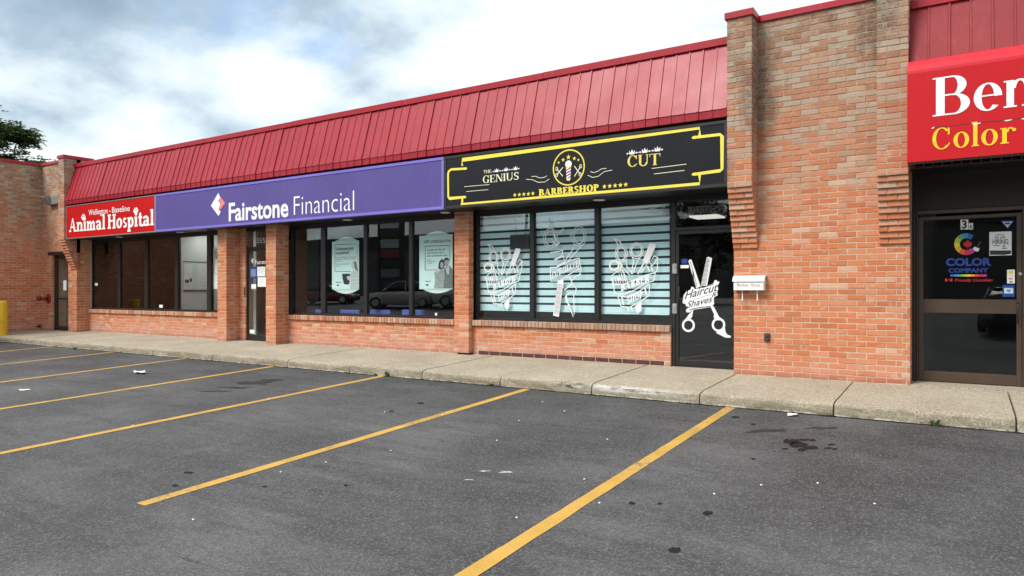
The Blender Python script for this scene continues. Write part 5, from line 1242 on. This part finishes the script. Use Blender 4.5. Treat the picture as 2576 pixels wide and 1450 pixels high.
for u, v, h, n, l in ((990, 945, .13, 26, 'green weed tuft against the kerb near the middle bay line'), (963, 942, .06, 14, 'tiny weed just left of the green tuft at the kerb'), (885, 936, .04, 16, 'flat strip of weed at the kerb foot left of the tufts'), (1272, 962, .09, 16, 'small weed beside the kerb joint below the barbershop'), (2355, 1067, .11, 22, 'weed at the kerb foot in front of the paint shop'), (188, 880, .09, 18, 'weed at the kerb foot near the far left bays'), (1735, 1016, .04, 10, 'faint weed at the kerb foot by the rightmost line')):
    x, y, z = PG(u, v); y = min(y, KERB_Y-.015); weed(l, (x, y, lot_z(y)-.005), h, n, M['weed'])
x, z = Z1(205, 1218, -.05); weed('dark bushy weed in the corner beside the service door', (x-.1, -.08, -.01), .26, 70, M['weed_dark'], .022, 1.1)
M['litter'] = plain('litter_white', (.72,.72,.70), .7, .1)
def litter(label, u, v, su, sv, h=.02, mat=None):
    x, y, z = PG(u, v); k = Vector(PG(u+su, v)) - Vector((x, y, z)); f = Vector(PG(u, v-sv)) - Vector((x, y, z)); rd = random.Random(int(u*3+v)); vs_, fs = [], []
    for i in range(4):
        for j in range(4):
            p = Vector((x, y, z))+k*((i/3-.5)*rd.uniform(.8, 1.2)+.1*math.sin(j*2))+f*((j/3-.5)*rd.uniform(.8, 1.2)); vs_.append((p.x, p.y, lot_z(p.y)+.004+rd.random()*h))
    for i in range(3):
        for j in range(3): a = i*4+j; fs.append((a, a+4, a+5, a+1))
    return tag(MB().add(vs_, fs).build('litter', mat or M['litter']), label, 'litter', 'scraps on the asphalt')
litter('crumpled white paper on the asphalt in the second far bay', 351, 940, 30, 4, .05); litter('thin tan stick of litter near the left edge of the asphalt', 62, 982, 26, 2, .01, M['cream']); litter('flat white scrap on the asphalt below the kerb by the rightmost line', 1994, 1046, 26, 5, .02)
for i, (u, v) in enumerate(((1508, 1268), (1470, 1208), (1112, 1046), (983, 1136), (968, 1038), (1305, 1060), (1420, 1036), (1528, 1107), (706, 1190), (820, 1165), (2057, 1218), (1915, 1223), (1797, 1245), (486, 1310), (1250, 1110), (1365, 1012), (676, 1004), (335, 1072), (2200, 1270), (1300, 1305))):
    x, y, z = PG(u, v); rd = random.Random(i); s = .0095
    tag(MB().lathe([(s*.6, 0), (s, .004), (s*.9, .009), (s*.3, .012)], (x, y, lot_z(y)+.002), 7).build('pebble', M['litter']), 'tiny white chip lying on the asphalt', 'pebble', 'white chips scattered on the asphalt')

# ================================================================ TREES
M['bark'] = plain('bark', (.07,.055,.042), .9, .3, 8, bstr=.5)
def leaf_mat(name, a, b):
    t = MT(name); r, c = t.rand(); col = t.ramp(r, [(0, a), (1, b)]); t.set(col=col, rough=.6)
    tl = t.N.new('ShaderNodeBsdfTranslucent'); t.L.new(col, tl.inputs[0]); mx = t.N.new('ShaderNodeMixShader'); mx.inputs[0].default_value = .3
    t.L.new(t.b.outputs[0], mx.inputs[1]); t.L.new(tl.outputs[0], mx.inputs[2]); t.L.new(mx.outputs[0], t.out.inputs[0]); return t.m
M['leaf'] = leaf_mat('locust_leaf', (.025,.055,.012), (.065,.12,.025)); M['leaf2'] = leaf_mat('dark_leaf', (.018,.04,.012), (.045,.08,.02))
def tree(label, base, H, R, n, lf, seed, leaf=.10):
    rd = random.Random(seed); r = tag(empty('tree', base), label, 'tree'); B = Vector(base); tk = MB(); cr = MB(); tips = []
    top = B+Vector((rd.uniform(-.3, .3), rd.uniform(-.3, .3), H*.78)); tk.tube([B, B+(top-B)*.35+Vector((.1, 0, 0)), B+(top-B)*.7, top], [H*.028, H*.022, H*.012, .02], 9)
    for i in range(26):
        t = rd.uniform(.32, .98); p = B+(top-B)*t; a = rd.uniform(0, 6.28); L_ = R*rd.uniform(.6, 1.05)*(1-.45*abs(t-.55)); up = rd.uniform(.05, .6)
        e = p+Vector((math.cos(a)*L_, math.sin(a)*L_, L_*up)); m_ = (p+e)/2+Vector((0, 0, L_*.12)); tk.tube([p, m_, e], [H*.008, H*.005, .012], 6)
        for q in range(9):
            f = rd.uniform(.3, 1.); s = (p.lerp(m_, f*2) if f < .5 else m_.lerp(e, f*2-1)); a2 = a+rd.uniform(-1.3, 1.3); l2 = R*rd.uniform(.15, .42); e2 = s+Vector((math.cos(a2)*l2, math.sin(a2)*l2, l2*rd.uniform(-.35, .45)))
            tk.tube([s, e2], [.014, .006], 4); tips.append((s, e2))
    for i in range(n):
        s, e = rd.choice(tips); t = rd.uniform(.25, 1.1); c = s.lerp(e, t)+Vector((rd.gauss(0, .16), rd.gauss(0, .16), rd.gauss(0, .10)))*R*.35
        # a drooping compound leaf: a few leaflet pairs
        d = Vector((rd.uniform(-1, 1), rd.uniform(-1, 1), rd.uniform(-.6, .3))).normalized(); sd__ = d.cross(Vector((0, 0, 1))).normalized(); nn = Vector((rd.uniform(-.4,.4), rd.uniform(-.4,.4), 1))
        for k in range(3):
            o_ = c+d*leaf*.55*k
            for sg in (-1, 1):
                q = (sd__*sg+d*.5).normalized()*leaf; w = d*leaf*.28+Vector((0, 0, rd.uniform(-.03, .03)))
                cr.add([o_, o_+q*.5+w, o_+q, o_+q*.5-w], [(0, 1, 2, 3)])
    tk.build('trunk', M['bark'], r); cr.build('crown', lf, r); return r
tree('feathery green locust tree rising behind the brick wing at the far left', (-40.9, 3.4, -.2), 11.8, 3.7, 17000, M['leaf'], 5, .17)

# ================================================================ ACROSS THE LOT (behind the camera, seen mirrored in the shop windows)
M['store'] = plain('store_cladding', (.085,.085,.088), .8, .15, .2); M['store_dark'] = plain('store_band', (.030,.030,.033), .8, .15, .2); M['tyre'] = plain('tyre', (.012,.012,.012), .85, .2); M['car_glass'] = plain('car_glass', (.012,.014,.016), .08, .1)
zf = lot_z(-60)
st = tag(empty('store_building', (-60, -90, zf)), 'long low grey store across the road, mirrored in the shop windows', 'building')
MB().box(-190, 70, -115, -84, zf, zf+10.5).build('wall', M['store'], st); MB().box(-190.3, 70.3, -84, -83.6, zf+8.6, zf+10.8).build('parapet', M['store_dark'], st)
for i in range(8): MB().box(-175+i*30, -163+i*30, -83.98, -83.8, zf+.0, zf+4.2).build('entrance', M['car_glass'], st)
PXC = -39.2; z0 = lot_z(-31)
py_ = tag(empty('pylon_sign', (PXC, -31, z0)), 'tall dark pylon sign with stacked tenant panels by the road', 'sign')
MB().box(PXC-1.3, PXC-1.05, -31.2, -30.8, z0, z0+6.9).box(PXC+1.05, PXC+1.3, -31.2, -30.8, z0, z0+6.9).box(PXC-1.05, PXC+1.05, -31.1, -30.9, z0+1.6, z0+6.8).build('frame', M['store_dark'], py_)
for i, m_ in enumerate(('ink_light', 'weed_dark', 'ink_mid', 'fdc_red', 'black', 'ink_grey')): MB().cbox(PXC-1.0, PXC+1.0, -30.9, -30.82, z0+5.95-i*.8, z0+6.65-i*.8, .02).build('panel', M[m_], py_)
def car_paint(name, col): 
    t = MT(name); return t.set(col=t.ramp(t.noise(2, 3), [(.3, tuple(c*.95 for c in col)), (.7, col)]), rough=.28, metal=.35, coat=.8)
def car(label, x, y, heading, L_, Wd, H, mat, suv):
    r = tag(empty('parked_car', (0, 0, 0)), label, 'car', 'cars parked across the lot'); h = Wd/2
    hood = .62*H if suv else .60*H; belt = .66*H if suv else .64*H
    def loft(secs, name, m_, smooth=True):
        mb = MB(); vs_ = []; n = len(secs[0])
        for s in secs: vs_ += s
        fs = [(i*n+k, i*n+(k+1) % n, (i+1)*n+(k+1) % n, (i+1)*n+k) for i in range(len(secs)-1) for k in range(n)]+[tuple(range(n))[::-1], tuple((len(secs)-1)*n+k for k in range(n))]
        return mb.add(vs_, fs).build(name, m_, r, smooth)
    def sec(px, zb, zt, w): return [(px, -w*.92, zb), (px, w*.92, zb), (px, w, zb+.12), (px, w, zt-.22), (px, w*.95, zt-.06), (px, w*.72, zt), (px, -w*.72, zt), (px, -w*.95, zt-.06), (px, -w, zt-.22), (px, -w, zb+.12)]
    a = L_/2
    loft([sec(-a, .42, belt-.18, h*.78), sec(-a+.12, .28, belt-.04, h*.93), sec(-a+.7, .20, belt, h), sec(-.2, .18, belt, h), sec(a*.40, .18, belt-.01, h), sec(a*.52, .18, hood, h*.99), sec(a-.45, .20, hood-.10, h*.96), sec(a-.12, .26, hood-.2, h*.86), sec(a, .34, hood-.32, h*.70)], 'body', mat)
    def gsec(px, zt, wt): return [(px, -h*.93, belt-.03), (px, h*.93, belt-.03), (px, wt, zt-.05), (px, wt*.85, zt), (px, -wt*.85, zt), (px, -wt, zt-.05)]
    rear = -a+.35 if suv else -a+.75
    loft([gsec(rear, belt+.02, h*.86), gsec(rear+(.35 if suv else .7), H-.05, h*.74), gsec(-.3, H, h*.76), gsec(a*.12, H-.03, h*.74), gsec(a*.50, belt+.02, h*.84)], 'cabin_glass', M['car_glass'])
    loft([[(p, -w*.85, z), (p, w*.85, z), (p, w*.8, z+.03), (p, -w*.8, z+.03)] for p, z, w in ((rear+(.3 if suv else .66), H-.04, h*.74), (-.3, H+.002, h*.78), (a*.13, H-.02, h*.76))], 'roof', mat)
    for s in (-1, 1):
        for p, q in ((rear+.2, H-.10), (-.35, H), (a*.48, belt)): 
            e = p+(.45 if p < -.5 else (.0 if p < 0 else -a*.36)); MB().tube([(p, s*h*.92, belt-.02), (e, s*h*.76, H-.03)], .035, 6).build('roof_pillar', mat, r)
        MB().cbox(a*.36, a*.42, s*h*1.0-.08, s*h*1.0+.08, belt+.02, belt+.16, .02).build('mirror', mat, r)
        MB().cbox(a-.30, a-.06, s*h*.62-.16, s*h*.62+.16, hood-.30, hood-.18, .03).build('headlight', M['white_metal'], r); MB().cbox(-a+.0, -a+.12, s*h*.66-.13, s*h*.66+.13, belt-.24, belt-.06, .02).build('tail_light', M['redv'], r)
        for px in (-a*.62, a*.64):
            R_ = .35 if suv else .32; w = MB().lathe([(R_*.7, -.11), (R_, -.09), (R_, .09), (R_*.7, .11)], (px, s*(h-.10), R_), 24, 'y').build('wheel', M['tyre'], r, True)
            MB().lathe([(R_*.68, -.115), (R_*.66, .115)], (px, s*(h-.10), R_), 12, 'y').build('rim', M['steel'], w)
    MB().box(a-.06, a+.01, -h*.45, h*.45, .36, hood-.30).build('grille', M['black'], r)
    r.location = (x, y, lot_z(y)); r.rotation_euler = (0, 0, heading)
car('silver sport utility car mirrored in the third loan office pane', -29.5, -21.5, math.radians(152), 4.65, 1.86, 1.64, car_paint('paint_silver', (.42,.42,.42)), True)
car('pale sport utility car mirrored behind the couple poster', -25.2, -23.0, math.radians(150), 4.7, 1.88, 1.68, car_paint('paint_pale', (.50,.50,.49)), True)
car('dark red sedan mirrored in the first loan office panes', -38.5, -23.5, math.radians(-25), 4.6, 1.80, 1.44, car_paint('paint_red', (.16,.012,.016)), False)
car('charcoal hatchback mirrored in the bronze door', 1.4, -17.6, math.radians(95), 4.3, 1.78, 1.5, car_paint('paint_charcoal', (.05,.052,.055)), True)
for i, (x, y, l) in enumerate(((-62, -40, 'utility pole across the road, left of the pylon sign'), (-33, -42, 'utility pole across the road, beyond the parked cars'), (-6, -44, 'utility pole across the road, behind the photographer'))):
    z0 = lot_z(y); p = tag(empty('utility_pole', (x, y, z0)), l, 'pole', 'utility poles along the road')
    MB().tube([(x, y, z0), (x, y, z0+11)], [.16, .11], 10).build('post', M['bark'], p); MB().box(x-1.1, x+1.1, y-.06, y+.06, z0+10.1, z0+10.25).build('crossarm', M['bark'], p)
for q in range(3):
    mb = MB()
    for (xa, ya), (xb, yb) in (((-62, -40), (-33, -42)), ((-33, -42), (-6, -44))):
        mb.tube([(xa+(xb-xa)*i/10+(q-1)*.9, ya+(yb-ya)*i/10, lot_z(-40)+10.3-.9*(1-(i/5-1)**2)) for i in range(11)], .012, 4)
    tag(mb.build('overhead_wire', M['black']), 'overhead wire slung between the utility poles, %s of three' % ('left', 'middle', 'right')[q], 'wire', 'wires along the road')
tree('leafy street tree mirrored in the barber door', (-15, -36, lot_z(-36)), 8.5, 3.2, 1500, M['leaf2'], 8, .30)
tree('dark street tree mirrored at the left of the loan office window', (-72, -38, lot_z(-38)), 9.5, 4.2, 1500, M['leaf2'], 9, .34)
